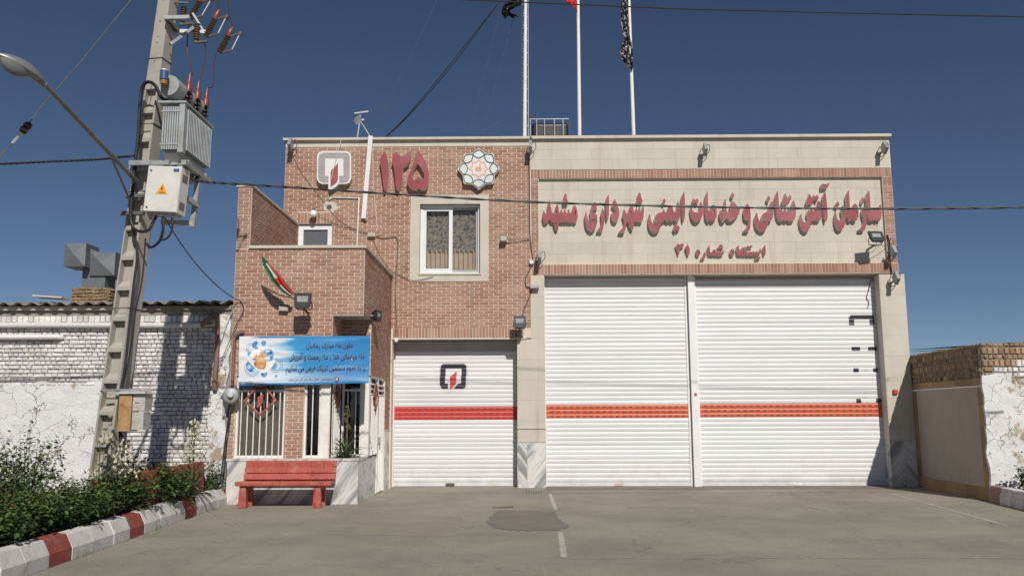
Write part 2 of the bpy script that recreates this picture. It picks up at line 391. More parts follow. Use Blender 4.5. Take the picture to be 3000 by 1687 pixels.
def thing(name, label, cat, loc=(0,0,0), group=None):
    o = bpy.data.objects.new(name, None); COL.objects.link(o); o.location = loc; o.empty_display_size = .2
    return tag(o, label, cat, group)
def copy_tree(o, parent=None):
    c = o.copy(); COL.objects.link(c)
    if parent is not None: c.parent = parent
    for ch in list(o.children): copy_tree(ch, c)
    return c
def rbox(w, h, r, n=5):
    # rounded rectangle outline centred on 0
    out = []
    for cx, cz, a0 in ((w/2-r, h/2-r, 0), (-w/2+r, h/2-r, 90), (-w/2+r, -h/2+r, 180), (w/2-r, -h/2+r, 270)):
        for i in range(n+1):
            a = R(a0+90*i/n); out.append((cx+r*math.cos(a), cz+r*math.sin(a)))
    return out
def off(loop, x, z): return [(p[0]+x, p[1]+z) for p in loop]
def sag(a, b, s, n=24):
    a, b = Vector(a), Vector(b)
    return [a.lerp(b, i/n) - Vector((0, 0, 4*s*(i/n)*(1-i/n))) for i in range(n+1)]
def spline(pts, k=6):
    pts = [Vector(p) for p in pts]; out = []
    P = [pts[0]*2-pts[1]] + pts + [pts[-1]*2-pts[-2]]
    for i in range(1, len(P)-2):
        for j in range(k):
            t = j/k; a, b, c, d = P[i-1], P[i], P[i+1], P[i+2]
            out.append(.5*((2*b) + (c-a)*t + (2*a-5*b+4*c-d)*t*t + (3*b-a-3*c+d)*t**3))
    return out + [pts[-1]]
def slab(mb, x0, x1, z0, z1, holes, y0, y1, m=0):
    xs = sorted({x0, x1, *[c for h in holes for c in h[:2] if x0 < c < x1]}); zs = sorted({z0, z1, *[c for h in holes for c in h[2:] if z0 < c < z1]})
    for i in range(len(xs)-1):
        for j in range(len(zs)-1):
            cx, cz = (xs[i]+xs[i+1])/2, (zs[j]+zs[j+1])/2
            if not any(h[0] < cx < h[1] and h[2] < cz < h[3] for h in holes): mb.box(xs[i], xs[i+1], y0, y1, zs[j], zs[j+1], m)
def slab_x(mb, ya, yb, z0, z1, holes, x0, x1, m=0):
    ys = sorted({ya, yb, *[c for h in holes for c in h[:2] if ya < c < yb]}); zs = sorted({z0, z1, *[c for h in holes for c in h[2:] if z0 < c < z1]})
    for i in range(len(ys)-1):
        for j in range(len(zs)-1):
            cy, cz = (ys[i]+ys[i+1])/2, (zs[j]+zs[j+1])/2
            if not any(h[0] < cy < h[1] and h[2] < cz < h[3] for h in holes): mb.box(x0, x1, ys[i], ys[i+1], zs[j], zs[j+1], m)

# bricks: layout in wall coordinates, later made as single objects or joined
class Bricks:
    def __init__(s): s.items = []       # (origin, u, n, length, height, tone, rank)
    def put(s, o, u, n, L, H, rank=0, jit=.0): s.items.append((Vector(o), Vector(u), Vector(n), L, H, rng.random(), rank))
    def field(s, O, u, n, u0, u1, z0, z1, holes=(), pitch=.215, course=.066, joint=.0155, rank=0, stag=.5, var=0):
        O, u, n = Vector(O), Vector(u), Vector(n); rows = max(1, round((z1-z0)/course)); ch = (z1-z0)/rows
        for r in range(rows):
            za, zb = z0+r*ch, z0+(r+1)*ch; zc = (za+zb)/2; spans = [(u0, u1)]
            for h in holes:
                if h[2] < zc < h[3]:
                    spans = [q for a, b in spans for q in ((a, min(b, h[0])), (max(a, h[1]), b)) if q[1]-q[0] > .02]
            x = u0 - pitch + (pitch*stag if r % 2 else 0)
            while x < u1:
                p = pitch*(1 if not var else rng.choice((1, .52, .52, .55, .58, .5))*rng.uniform(1-var, 1+var))
                for a, b in spans:
                    xa, xb = max(x, a), min(x+p, b)
                    if xb-xa > .035: s.put(O + u*((xa+xb)/2) + Vector((0,0,zc)), u, n, xb-xa-joint, ch-joint, rank)
                x += p
    def soldier(s, O, u, n, u0, u1, z0, z1, pitch=.0725, joint=.013, rank=0):
        O, u, n = Vector(O), Vector(u), Vector(n); k = max(1, round((u1-u0)/pitch)); p = (u1-u0)/k
        for i in range(k): s.put(O + u*(u0+(i+.5)*p) + Vector((0,0,(z0+z1)/2)), u, n, p-joint, z1-z0-joint, rank)
    def build(s, parent, mat, proud=.009, single=300, bevel=0, seed=1, stuffname='brickwork', jit=0):
        r2 = random.Random(seed); items = sorted(s.items, key=lambda i: -i[6]); cache = {}
        def shape(mb, M3, o, L, H, t, rr):
            a, h = L/2, H/2; e = .02
            if bevel:
                j = lambda k: rr.uniform(-k, k)
                base = [(-a, e, -h), (a, e, -h), (a, e, h), (-a, e, h)]
                mid = [(x*.99+j(jit), -proud*.45, z*.98+j(jit)) for x, _, z in base]
                d = proud*(1+j(.35))
                fr = [((abs(x)-bevel)*math.copysign(1, x)+j(jit), -d+j(jit), (abs(z)-bevel)*math.copysign(1, z)+j(jit)) for x, _, z in base]
                vs = base+mid+fr; fs = [(i, (i+1) % 4, 4+(i+1) % 4, 4+i) for i in range(4)] + [(4+i, 4+(i+1) % 4, 8+(i+1) % 4, 8+i) for i in range(4)] + [(8, 9, 10, 11)]
            else:
                d = proud*rr.uniform(.75, 1.2)
                vs = [(-a, e, -h), (a, e, -h), (a, e, h), (-a, e, h), (-a, -d, -h), (a, -d, -h), (a, -d, h), (-a, -d, h)]
                fs = [(0, 1, 5, 4), (1, 2, 6, 5), (2, 3, 7, 6), (3, 0, 4, 7), (4, 5, 6, 7)]
            mb.add([M3 @ Vector(v) + o for v in vs], fs, 0, t)
        for o, u, n, L, H, t, _ in items[:single]:
            key = (round(L, 2), round(H, 3), int(t*7))
            if key not in cache:
                mb = MB(); shape(mb, Matrix.Identity(3), Vector((0,0,0)), L, H, (int(t*7)+.5)/7, r2); cache[key] = mb.mesh('brick', mat)
            ob = bpy.data.objects.new('brick', cache[key]); m = Matrix((u, -n, Vector((0,0,1)))).transposed().to_4x4(); m.translation = o
            ob.matrix_world = m; pi = wmat(parent).inverted()
            COL.objects.link(ob); ob.parent = parent; ob.matrix_parent_inverse = pi
        if len(items) > single:
            mb = MB()
            for o, u, n, L, H, t, _ in items[single:]:
                shape(mb, Matrix((u, -n, Vector((0,0,1)))).transposed(), o, L, H, t, r2)
            tag(mb.obj(stuffname, mat, parent, fix=False), kind='stuff')

# Persian text: pick joined letter forms, return a flat mesh as (verts2d, faces)
def shape_fa(txt):
    NAMES = {'ی': 'FARSI YEH', 'ک': 'KEHEH'}
    def form(ch, f):
        nm = unicodedata.name(ch).replace('ARABIC LETTER ', '')
        try: return unicodedata.lookup('ARABIC LETTER %s %s FORM' % (nm, f))
        except KeyError: return None
    isl = lambda c: c and unicodedata.name(c, '').startswith('ARABIC LETTER')
    out = []
    for i, c in enumerate(txt):
        if not isl(c): out.append(c); continue
        p = txt[i-1] if i else None; q = txt[i+1] if i+1 < len(txt) else None
        jp = isl(p) and form(p, 'INITIAL') is not None; jn = isl(q) and form(c, 'INITIAL') is not None
        f = form(c, 'MEDIAL' if jp and jn else 'FINAL' if jp else 'INITIAL' if jn else 'ISOLATED')
        out.append(f or c)
    return ''.join(reversed(out))
def text_mesh(txt, bold=.0):
    cu = bpy.data.curves.new('lettering', 'FONT'); cu.body = txt; cu.offset = bold; cu.resolution_u = 2
    ob = bpy.data.objects.new('lettering', cu); COL.objects.link(ob)
    dg = bpy.context.evaluated_depsgraph_get(); dg.update()
    me = ob.evaluated_get(dg).to_mesh()
    vs = [(v.co.x, v.co.y) for v in me.vertices]; fs = [tuple(p.vertices) for p in me.polygons]
    ob.evaluated_get(dg).to_mesh_clear(); bpy.data.objects.remove(ob); bpy.data.curves.remove(cu)
    return vs, fs

# ------------------------------------------------------------------ ground
g = MB(); N = 300.0
g.add([(-N, -N, 0), (N, -N, 0), (N, N, 0), (-N, N, 0)], [(0, 1, 2, 3)])
ground = tag(g.obj('ground', 'asphalt', fix=False), kind='structure')
def sheet(name, loop, z, mat, sub=None):
    mb = MB(); mb.add([(x, y, z) for x, y in loop], [tuple(range(len(loop)))]); return mb.obj(name, mat, ground, fix=False)
def rough_loop(loop, k, n=6):
    out = []
    for i in range(len(loop)):
        a, b = Vector(loop[i]), Vector(loop[(i+1) % len(loop)])
        for j in range(n): p = a.lerp(b, j/n); out.append((p.x+rng.uniform(-k, k), p.y+rng.uniform(-k, k)))
    return out
sheet('asphalt_patch', rough_loop([(-.416,-4.487),(.525,-4.505),(.544,-5.10),(.59,-5.784),(.667,-6.547),(.539,-6.916),(.127,-7.044),(-.221,-6.905),(-.373,-6.673),(-.519,-5.925)], .05, 9), .005, 'asphalt_patch')
sheet('asphalt_patch', rough_loop([(-2.565,-5.258),(-1.016,-5.286),(-.857,-7.449),(-2.39,-7.428)], .10), .002, 'asphalt_old')
sheet('asphalt_patch', rough_loop([(-.512,-3.99),(-.147,-3.784),(-.137,-4.064),(-.5,-4.098)], .02, 4), .005, 'asphalt_stain')
sheet('concrete_apron', [(.53, .34), (8.1, .34), (8.1, -.42), (.53, -.50)], .005, 'asphalt_patch')
def line(a, b, w):
    a, b = Vector(a), Vector(b); d = (b-a).normalized(); p = Vector((-d.y, d.x))*w/2; n = max(4, int((b-a).length/.12))
    L = [a.lerp(b, i/n)+p*rng.uniform(.75, 1.15) for i in range(n+1)]; Rr = [a.lerp(b, i/n)-p*rng.uniform(.75, 1.15) for i in range(n+1)]
    mb = MB(); mb.add([(q.x, q.y, .004) for q in L+Rr], [(i, i+1, n+2+i, n+1+i) for i in range(n)]); return mb.obj('painted_line', 'paint_line', ground, fix=False)
line((.575, -1.45), (.575, -4.35), .07); line((.53, -7.15), (.475, -9.27), .075)
line((.43, -9.25), (9.5, -9.36), .022); line((7.42, -1.55), (6.92, -6.6), .05); line((.62, -3.35), (6.9, -3.2), .025)
dr = thing('drain_grate', 'small iron drain grate set in the ground before the marble pillar foot', 'drain', (.26, -1.1, 0))
MB().box(.06, .46, -1.52, -.78, .001, .007).obj('collar', 'asphalt_old', dr)
MB().box(.09, .43, -1.47, -.83, .002, .012).obj('frame', 'drain_iron', dr)
for i in range(6): MB().box(.12+i*.05, .135+i*.05, -1.42, -.88, .010, .019).obj('grate_bar', 'galv', dr)

# ------------------------------------------------------------------ fire station
FS = thing('fire_station', 'two storey fire station of red brick and cream stone with white roller doors', 'building', (1.5, 0, 0))
YE = -3.377                     # front of the projecting entrance block
XL, XS, XR = -5.45, 0.24, 8.55  # left end, start of the sign bay, right end
EL, ER = -5.37, -2.93           # entrance block, left and right
TOPZ = 7.95
WIN = (-2.30, -.918, 4.748, 6.38); SMW = (-5.10, -4.32, 4.75, 5.94); SUR = (-2.52, -.725, 4.58, 6.592)
mw = MB()
slab(mw, XL, XS, 3.29, 7.75, [WIN, SMW], 0, .28)
slab(mw, XL, -2.89, 0, 3.29, [], 0, .28)
wall = mw.obj('wall', 'mortar', FS)
# body behind the facades: side walls, back, roof
bd = MB()
bd.box(XL, XL+.25, .28, 9, 0, 7.9); bd.box(8.3, 8.55, .6, 9, 0, 7.9); bd.box(XL, 8.55, 8.75, 9, 0, 7.9); bd.box(XL+.25, 8.3, .62, 8.75, 7.55, 7.7)
bd.box(XL+.25, 8.3, .62, 8.75, 3.75, 3.95); bd.obj('rear_walls', 'plaster_beige', FS)
BR = Bricks(); FX = (1, 0, 0); NF = (0, -1, 0)
BR.field((0, 0, 0), FX, NF, XL, XS, 3.52, 7.74, [(SUR[0]+.015, SUR[1]-.015, SUR[2]+.01, SUR[3]-.01), (SMW[0], SMW[1], SMW[2], 6.20), (-5.5, -2.97, 3.4, 4.55), (-5.5, -5.16, 3.4, 5.9)])
BR.soldier((0, 0, 0), FX, NF, -2.88, .07, 3.30, 3.52); BR.soldier((0, 0, 0), FX, NF, -5.12, -4.30, 5.95, 6.20)
# left cream band and coping
st = MB(); slab(st, XL, XS, 7.75, 7.90, [], -.004, .28); st.obj('stone_backing', 'mortar', FS)
TILE_CACHE = {}
def tiles(x0, x1, z0, z1, y, w, h, mat='cream_stone', th=.012, gap=.0025, parent=None, nm='stone_tile', stagger=True):
    rows = max(1, round((z1-z0)/h)); hh = (z1-z0)/rows
    for r in range(rows):
        x = x0 - (w*.5 if (stagger and r % 2) else 0)
        while x < x1-.01:
            a, b = max(x, x0), min(x+w, x1); x += w
            if b-a < .03: continue
            put_tile(a, b, z0+r*hh, z0+(r+1)*hh, y, mat, th, gap, parent or FS, nm)
def put_tile(a, b, z0, z1, y, mat, th=.012, gap=.0025, parent=None, nm='stone_tile'):
    L, H = b-a-gap, z1-z0-gap; k = rng.randrange(6); key = (round(L, 3), round(H, 3), k, mat, th)
    if key not in TILE_CACHE:
        TILE_CACHE[key] = MB().box(-L/2, L/2, 0, th, -H/2, H/2, 0, k/5).mesh(nm, mat)
    o = bpy.data.objects.new(nm, TILE_CACHE[key]); o.location = ((a+b)/2, y-th+rng.uniform(-.0012, .0012), (z0+z1)/2); return link(o, parent or FS)
tiles(XL, XS, 7.752, 7.898, -.005, 1.15, .15)
MB().box(XL-.05, XS+.03, -.10, .35, 7.90, 7.955).obj('coping', 'cream_stone', FS)
# sign bay
sb = MB()
slab(sb, XS, XR, 4.725, 7.90, [(.43, 8.33, 4.965, 6.97)], 0, .30); sb.box(.43, 8.33, .085, .30, 4.965, 6.97); sb.obj('sign_bay_wall', 'mortar', FS)
tiles(XS, XR-.02, 7.175, 7.90, -.002, .95, .245)
tiles(.43, 8.33, 4.965, 6.97, .085, .62, .252)
MB().box(XS+.0, XR+.02, -.10, .35, 7.90, 7.965).obj('coping', 'cream_stone', FS)
BR.soldier((0, 0, 0), FX, NF, XS+.01, XR, 6.975, 7.17); BR.soldier((0, 0, 0), FX, NF, XS+.01, XR+.03, 4.735, 4.96)
BR.field((0, 0, 0), FX, NF, XS+.01, .425, 4.97, 6.97, pitch=.185); BR.field((0, 0, 0), FX, NF, 8.335, XR, 4.97, 6.97, pitch=.22)
MB().box(XS+.02, XR, .30, .62, 4.69, 7.9).obj('lintel', 'plaster_beige', FS)
MB().box(-2.89, XS, .28, .62, 3.26, 7.9).obj('lintel', 'plaster_beige', FS)
MB().box(-2.90, .13, -.025, .05, 3.262, 3.288).obj('drip_ledge', 'cream_stone', FS)
# piers between the doors
pr = MB(); pr.box(-.07, XS-.005, .012, .6, 0, 3.262); pr.box(XS-.005, .53, .012, .6, 0, 4.725); pr.obj('pier', 'mortar', FS); MB().box(8.12, 8.68, .012, .6, 0, 4.70).obj('pier', 'mortar', FS)
def pier_tiles(x0, x1, z0, z1, rows):
    z = z0
    for k in range(rows): put_tile(x0, x1, z, z+(z1-z0)/rows, .012, 'cream_stone'); z += (z1-z0)/rows
pier_tiles(-.07, .53, 1.0, 3.262, 5); pier_tiles(XS, .53, 3.262, 4.70, 3); pier_tiles(8.12, 8.68, 1.0, 4.70, 8)
MB().box(-.085, .545, -.022, .0, 1.275, 1.315).obj('ledge', 'cream_stone', FS); MB().box(8.11, 8.69, -.022, .0, 1.275, 1.315).obj('ledge', 'cream_stone', FS)
MB().box(-.08, .54, -.02, .0, .985, 1.0).obj('ledge', 'cream_stone', FS)
for a, b, mt in ((-.07, .13, 'marble_mirror'), (.13, .53, 'marble'), (8.12, 8.42, 'marble'), (8.42, 8.68, 'marble_mirror')):
    put_tile(a, b, 0, .985, .012, mt, .02, .003, FS, 'marble_tile')
def reveal(x, z1, sgn, mat='cream_stone'):
    MB().box(min(x, x-sgn*.012), max(x, x-sgn*.012), .004, .52, 1.0, z1-.003).obj('reveal', mat, FS)
    MB().box(min(x, x-sgn*.016), max(x, x-sgn*.016), .0, .52, 0, .99).obj('reveal', 'marble', FS)
reveal(8.12, 4.70, 1); reveal(.53, 4.70, -1); reveal(-.07, 3.26, 1); 

# roller doors: one slat is one part
def slat_mesh(w, pitch, mat, tone):
    prof = [(0.001, 0), (-.007, .006), (-.0105, .022), (-.0125, .045), (-.0115, .068), (-.008, .086), (-.002, .0945), (.001, .096), (.001, .1)]
    k = pitch/.1; mb = MB(); n = len(prof)
    mb.add([(-w/2, y, z*k) for y, z in prof] + [(w/2, y, z*k) for y, z in prof], [(i, i+1, n+i+1, n+i) for i in range(n-1)] + [tuple(range(n)), tuple(range(2*n-1, n-1, -1))], 0, tone)
    return mb.mesh('slat', mat, True)
def prof_y(f):
    P = [(0, .001), (.06, -.007), (.22, -.0105), (.45, -.0125), (.68, -.0115), (.86, -.008), (.945, -.002), (.96, .001), (1, .001)]
    for (a, ya), (b, yb) in zip(P, P[1:]):
        if a <= f <= b: return ya+(yb-ya)*(f-a)/(b-a)
    return .001
DOORS = {}
def roller_door(key, x0, x1, z1, y, red, redmat, n, label):
    fr = MB(); fr.box(x0-.02, x0+.035, y-.03, y+.06, 0, z1+.05); fr.box(x1-.035, x1+.02, y-.03, y+.06, 0, z1+.05); fr.box(x0, x1, y+.08, y+.24, z1-.02, z1+.10)
    d = fr.obj('roller_door', 'white_paint', FS); d['label'] = label
    MB().box(x0+.036, x1-.036, y-.012, y+.03, .008, .098).obj('bottom_rail', 'shutter_white', d)
    pitch = (z1-.10)/n; cache = {}; DOORS[key] = (d, y, pitch, n, x0, x1)
    for i in range(n):
        isred = red <= i < red+3; tn = rng.randrange(5); k = (isred, tn)
        if k not in cache: cache[k] = slat_mesh(x1-x0-.075, pitch, redmat if isred else 'shutter_white', tn/4)
        o = bpy.data.objects.new('slat', cache[k]); o.location = ((x0+x1)/2, y+rng.uniform(-.0012, .0012), .10+i*pitch); o.rotation_euler = (R(rng.uniform(-.9, .9)), R(rng.uniform(-.02, .02)), 0); link(o, d)
    sl = MB(); w = x1-x0
    for r in range(3):
        z = .10+(red+r+.46)*pitch; x = x0+.16
        while x < x1-.12:
            sl.box(x-.036, x+.036, y-.0150, y-.009, z-.014, z+.014); x += .148
    tag(sl.obj('vent_slots', 'slot_dark', d), kind='stuff')
    return d
roller_door('small', -2.91, -.05, 3.24, .40, 14, 'shutter_red', 32, 'narrow white roller door with red band beside the entrance')
roller_door('left', .53, 3.80, 4.80, .32, 14, 'shutter_orange', 47, 'middle white roller door with orange red band')
roller_door('right', 3.99, 8.16, 4.64, .32, 14, 'shutter_orange', 45, 'wide right white roller door with broken up emblem')
MB().box(3.83, 3.98, .19, .36, 0, 4.72).obj('mullion_post', 'white_plastic', FS)
hd = MB(); hd.box(-2.89, -.07, .36, .42, 3.02, 3.25); hd.obj('door_box', 'grey_frame', FS)
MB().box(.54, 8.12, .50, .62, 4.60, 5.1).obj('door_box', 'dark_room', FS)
# floor plates at the feet of the shutters
for k, xc in (('small', -1.60), ('left', 2.16), ('right', 6.14)):
    d, y, p, n, a, b = DOORS[k]; MB().box(xc-.10, xc+.10, y-.022, y-.010, .015, .075).obj('lock_plate', ['slot_dark', 'marker', 'white_paint'][('small', 'left', 'right').index(k)], d)
# emblems painted on the shutters follow the slats' curves
def decal(key, fn, x0, x1, z0, z1, mats, step=.011):
    d, y, p, n, _, _ = DOORS[key]; mb = MB(); nz = 9
    for i in range(n):
        za = .10+i*p
        if za+p < z0 or za > z1: continue
        for q in range(nz):
            fa, fb = q/nz, (q+1)/nz; zc = za+(fa+fb)/2*p
            x = x0
            while x < x1:
                m = fn(x+step/2, zc, i)
                if m is not None:
                    e = x+step
                    ya, yb = y+prof_y(fa)-.003, y+prof_y(fb)-.003
                    mb.add([(x, ya, za+fa*p), (e, ya, za+fa*p), (e, yb, za+fb*p), (x, yb, za+fb*p)], [(0, 1, 2, 3)], m)
                x += step
    return mb.obj('painted_emblem', mats, d, fix=False)
def sdr(x, z, w, h, r):
    qx, qz = abs(x)-w/2+r, abs(z)-h/2+r
    return math.hypot(max(qx, 0), max(qz, 0)) + min(max(qx, qz), 0) - r
def emblem(cx, cz, S):
    def f(x, z, i):
        x = x-cx + (.02 if z < cz+.02*S else 0)*S; z = z-cz
        b = (x+.1*S*0)/S; h = z/S
        # blade
        inb = -.14 < b < .14 and -.62 < h < .22 and (h < .22-(.14-b)*.9) and (h > -.62+(b+.14)*1.1 if h < -.3 else True)
        if inb: return 2
        inw = -.21 < b < .21 and -.72 < h < .30 and (h < .32-(.21-b)*.9) and (h > -.75+(b+.21)*1.0 if h < -.3 else True)
        if inw and h < -.2: return 1
        s = sdr(b, h, 1.1, 1.06, .18)
        if s > .07: return None
        if s > 0: return 1
        return None if sdr(b, h, .66, .62, .02) < 0 else 0
    return f
cx, cz = -1.536, 2.457
decal('small', emblem(cx, cz, .54), cx-.5, cx+.5, cz-.55, cz+.45, ['black_decal', 'silver_decal', 'red_decal'])
def rects(L):
    def f(x, z, i):
        for a, b, c, e, m in L:
            if a < x < b and c < z < e: return m
        return None
    return f

K = []
# crop of the right shutter: corners measured on the door plane
for q in (((7.491,0.32,3.761), (7.612,0.32,3.58), 0), ((7.953,0.32,3.814), (8.062,0.32,3.578), 0), ((7.526,0.32,3.816), (8.039,0.32,3.704), 0),
          ((7.512,0.32,3.082), (7.708,0.32,2.996), 0), ((7.883,0.32,3.08), (8.078,0.32,2.994), 0), ((7.713,0.32,3.073), (7.879,0.32,3.011), 1),
          ((7.522,0.32,2.602), (7.639,0.32,2.509), 0), ((7.968,0.32,2.601), (8.078,0.32,2.508), 0), ((7.759,0.32,2.586), (7.862,0.32,2.509), 1),
          ((7.549,0.32,1.92), (7.658,0.32,1.828), 0), ((7.993,0.32,1.918), (8.11,0.32,1.826), 0), ((7.727,0.32,2.064), (7.795,0.32,1.934), 1)):
    a, b, m = q; K.append((a[0], b[0], b[2], a[2], m))
decal('right', rects(K), 7.2, 8.11, 1.6, 4.2, ['black_decal', 'silver_decal'], .012)

# main window
wf = MB(); cz0, cz1 = SUR[2], SUR[3]
for a, b, c, d in ((SUR[0], SUR[1], WIN[3], cz1), (SUR[0], SUR[1], cz0, WIN[2]), (SUR[0], WIN[0], WIN[2], WIN[3]), (WIN[1], SUR[1], WIN[2], WIN[3])): wf.box(a, b, -.022, .06, c, d)
win = wf.obj('window', 'cream_stone', FS); win['label'] = 'white framed sliding window in a cream stone surround'
MB().box(WIN[0]-.03, WIN[1]+.03, -.045, .02, WIN[2]-.02, WIN[2]+.012).obj('sill', 'cream_stone', win)
def frame(mb, x0, x1, z0, z1, w, y0, y1):
    mb.box(x0, x1, y0, y1, z1-w, z1); mb.box(x0, x1, y0, y1, z0, z0+w); mb.box(x0, x0+w, y0, y1, z0+w, z1-w); mb.box(x1-w, x1, y0, y1, z0+w, z1-w)
f1 = MB(); frame(f1, WIN[0], WIN[1], WIN[2]+.012, WIN[3], .05, .10, .19); f1.obj('frame', 'white_plastic', win)
f2 = MB(); frame(f2, WIN[0]+.05, -1.56, WIN[2]+.062, WIN[3]-.05, .085, .115, .155); f2.obj('sash', 'white_plastic', win)
f3 = MB(); frame(f3, -1.62, WIN[1]-.05, WIN[2]+.062, WIN[3]-.05, .06, .157, .185); f3.obj('sash', 'grey_frame', win)
MB().box(WIN[0]+.13, -1.64, .133, .138, WIN[2]+.14, WIN[3]-.13).obj('pane', 'glass', win)
MB().box(-1.56, WIN[1]-.11, .168, .173, WIN[2]+.12, WIN[3]-.11).obj('pane', 'glass', win)
def cloth(name, mat, x0, x1, z0, z1, y, amp, waves, parent, nx=120):
    mb = MB(); nz = 6
    for j in range(nz+1):
        for i in range(nx+1):
            u = i/nx; mb.v.append((x0+(x1-x0)*u, y+amp*math.sin(waves*u*6.283+.4*math.sin(u*19))*(.8+.2*j/nz), z0+(z1-z0)*j/nz))
    for j in range(nz):
        for i in range(nx): a = j*(nx+1)+i; mb.f.append((a, a+1, a+nx+2, a+nx+1)); mb.mi.append(0); mb.tn.append(.5)
    return mb.obj(name, mat, parent, True, fix=False)
cloth('net_curtain', 'net_curtain', WIN[0], WIN[1], 5.30, WIN[3], .235, .010, 13, win)
for i in range(13):
    x = WIN[0]+.03+i*.107; MB().obox((x+.045, .25, 5.05), (.102, .006, .62), Matrix.Rotation(R(26), 3, 'Z')).obj('blind_slat', 'curtain', win)
MB().box(WIN[0], WIN[1], .275, .28, WIN[2], WIN[3]).obj('room_back', 'interior', win)
# small terrace window
sw = MB(); frame(sw, SMW[0], SMW[1], SMW[2], SMW[3]-.02, .11, .06, .16); w2 = sw.obj('window', 'white_plastic', FS)
MB().box(SMW[0]+.11, SMW[1]-.11, .10, .11, SMW[2]+.11, SMW[3]-.13).obj('pane', 'window_dark', w2)

# ------------------------------------------------------------------ entrance block
RX0, RY = -3.50, -2.53          # corner recess
SOF, GT = 3.45, 2.32            # soffit height, top of glazing
PL = .81                        # plinth height
W1 = (-5.25, -4.34, PL+.015, GT); W2 = (-3.99, -3.52, PL+.015, GT)
eb = MB()
slab(eb, EL, RX0, PL, SOF, [W1, W2], YE, YE+.22); eb.box(EL, ER, YE, YE+.22, SOF, 4.70)
slab_x(eb, YE+.22, RY, SOF, 4.70, [], ER-.22, ER)
slab_x(eb, RY, -.001, 0, 4.70, [(RY, -1.47, 0, GT+.03), (-1.47, -.67, .0, GT+.03)], ER-.22, ER)
slab_x(eb, YE+.22, RY, GT, SOF, [], RX0-.2, RX0); eb.box(RX0, ER-.22, RY, RY+.2, GT, SOF)
eb.box(EL, EL+.26, YE+.001, -.001, SOF, 5.90); eb.box(EL, EL+.2, YE+.22, -.001, 0, SOF)
ew = eb.obj('entrance_wall', 'mortar', FS)
BR.field((0, YE, 0), FX, NF, EL, ER, SOF, 4.70, rank=9); BR.field((0, YE, 0), FX, NF, EL, EL+.26, 4.71, 5.90, rank=8)
BR.field((0, YE, 0), FX, NF, EL, RX0, PL+.005, SOF, [W1, W2, (-4.34, -4.30, 0, 0)], rank=10)
RXn = (1, 0, 0); UY = (0, 1, 0)
BR.field((ER, 0, 0), UY, RXn, YE, 0, SOF, 4.70); BR.field((ER, 0, 0), UY, RXn, RY, 0, GT+.03, SOF); BR.field((ER, 0, 0), UY, RXn, -.67, 0, 1.25, GT+.03)
BR.field((0, RY, 0), FX, NF, RX0, ER, GT, SOF); BR.field((RX0, 0, 0), UY, RXn, YE, RY, GT, SOF)
BR.field((EL+.26, 0, 0), UY, RXn, YE, 0, 4.74, 5.90)
# copings
MB().box(EL+.25, ER+.04, YE-.045, YE+.26, 4.70, 4.755).obj('coping', 'cream_stone', FS)
MB().box(ER-.26, ER+.04, YE+.26, -.012, 4.70, 4.755).obj('coping', 'cream_stone', FS)
MB().box(EL-.03, EL+.29, YE-.03, -.012, 5.90, 5.94).obj('coping', 'cream_stone', FS)
MB().box(EL+.27, ER-.23, YE+.24, -.02, 4.30, 4.45).obj('terrace_floor', 'plaster_beige', FS)
MB().box(RX0, ER-.002, YE+.002, RY-.002, SOF-.03, SOF-.002).obj('soffit', 'plaster_beige', FS)
# plinth with marble tiles
pl = MB(); pl.box(EL+.02, ER-.04, YE-.008, YE+.35, 0, PL-.03); pl.box(ER-.36, ER-.05, YE+.35, -1.47, 0, PL-.03); pl.obj('plinth', 'mortar', FS)
for a, b in ((EL+.02, -4.75), (-4.75, -4.15), (-4.15, -3.58), (-3.58, ER-.045)): put_tile(a, b, 0, PL-.04, YE-.008, 'marble', .018, .003, FS, 'marble_tile')
for a, b in ((YE-.02, -2.75), (-2.75, -2.1), (-2.1, -1.47)):
    MB().box(ER-.05, ER-.032, a+.0015, b-.0015, .002, PL-.042, 0, rng.random()).obj('marble_tile', 'marble', FS)
MB().box(EL+.0, RX0, YE-.04, YE+.02, PL-.04, PL-.001).obj('sill', 'marble', FS)
MB().box(RX0+.001, ER-.02, YE-.04, YE+.14, PL-.04, PL).obj('sill', 'marble', FS); MB().box(ER-.16, ER-.02, YE+.141, RY-.02, PL-.04, PL).obj('sill', 'marble', FS)
MB().box(RX0+.001, ER-.161, YE+.141, RY-.02, PL-.14, PL-.05).obj('planter_soil', 'soil', FS)
MB().box(ER-.01, ER+.012, -.66, -.005, 0, 1.25).obj('marble_tile', 'marble', FS)
MB().box(ER-.012, ER+.02, -.67, -.0, 1.25, 1.275).obj('ledge', 'cream_stone', FS)
# glazing with white bars
def glazing(x0, x1, z0, z1, y, nb, sgl=True, fw=.04, bars=True, tr=None, ydir=1):
    mb = MB(); frame(mb, x0, x1, z0, z1, fw, y-.01, y+.05); fr = mb.obj('window', 'white_paint', FS)
    MB().box(x0+fw, x1-fw, y+.06, y+.065, z0+fw, z1-fw).obj('pane', 'glass', fr)
    if tr: MB().box(x0+fw, x1-fw, y, y+.045, tr, tr+.035).obj('transom', 'white_paint', fr)
    for i in range(nb):
        x = x0+fw+(x1-x0-2*fw)*(i+.5)/nb; MB().box(x-.009, x+.009, y-.03, y-.011, z0+.01, (tr or z1)-.01+ (0 if tr else 0)).obj('bar', 'white_paint', fr)
    return fr
glazing(*W1, YE+.06, 7, tr=2.02)
MB().box(W1[0]+.01, W1[1]-.01, YE+.20, YE+.215, W1[2], W1[3]).obj('room_screen', 'interior', FS)
glazing(W2[0], W2[1]-.16, W2[2], W2[3], YE+.06, 1, tr=2.14)
MB().box(W2[1]-.16, RX0+.0, YE+.02, YE+.14, PL, GT).obj('post', 'white_paint', FS)
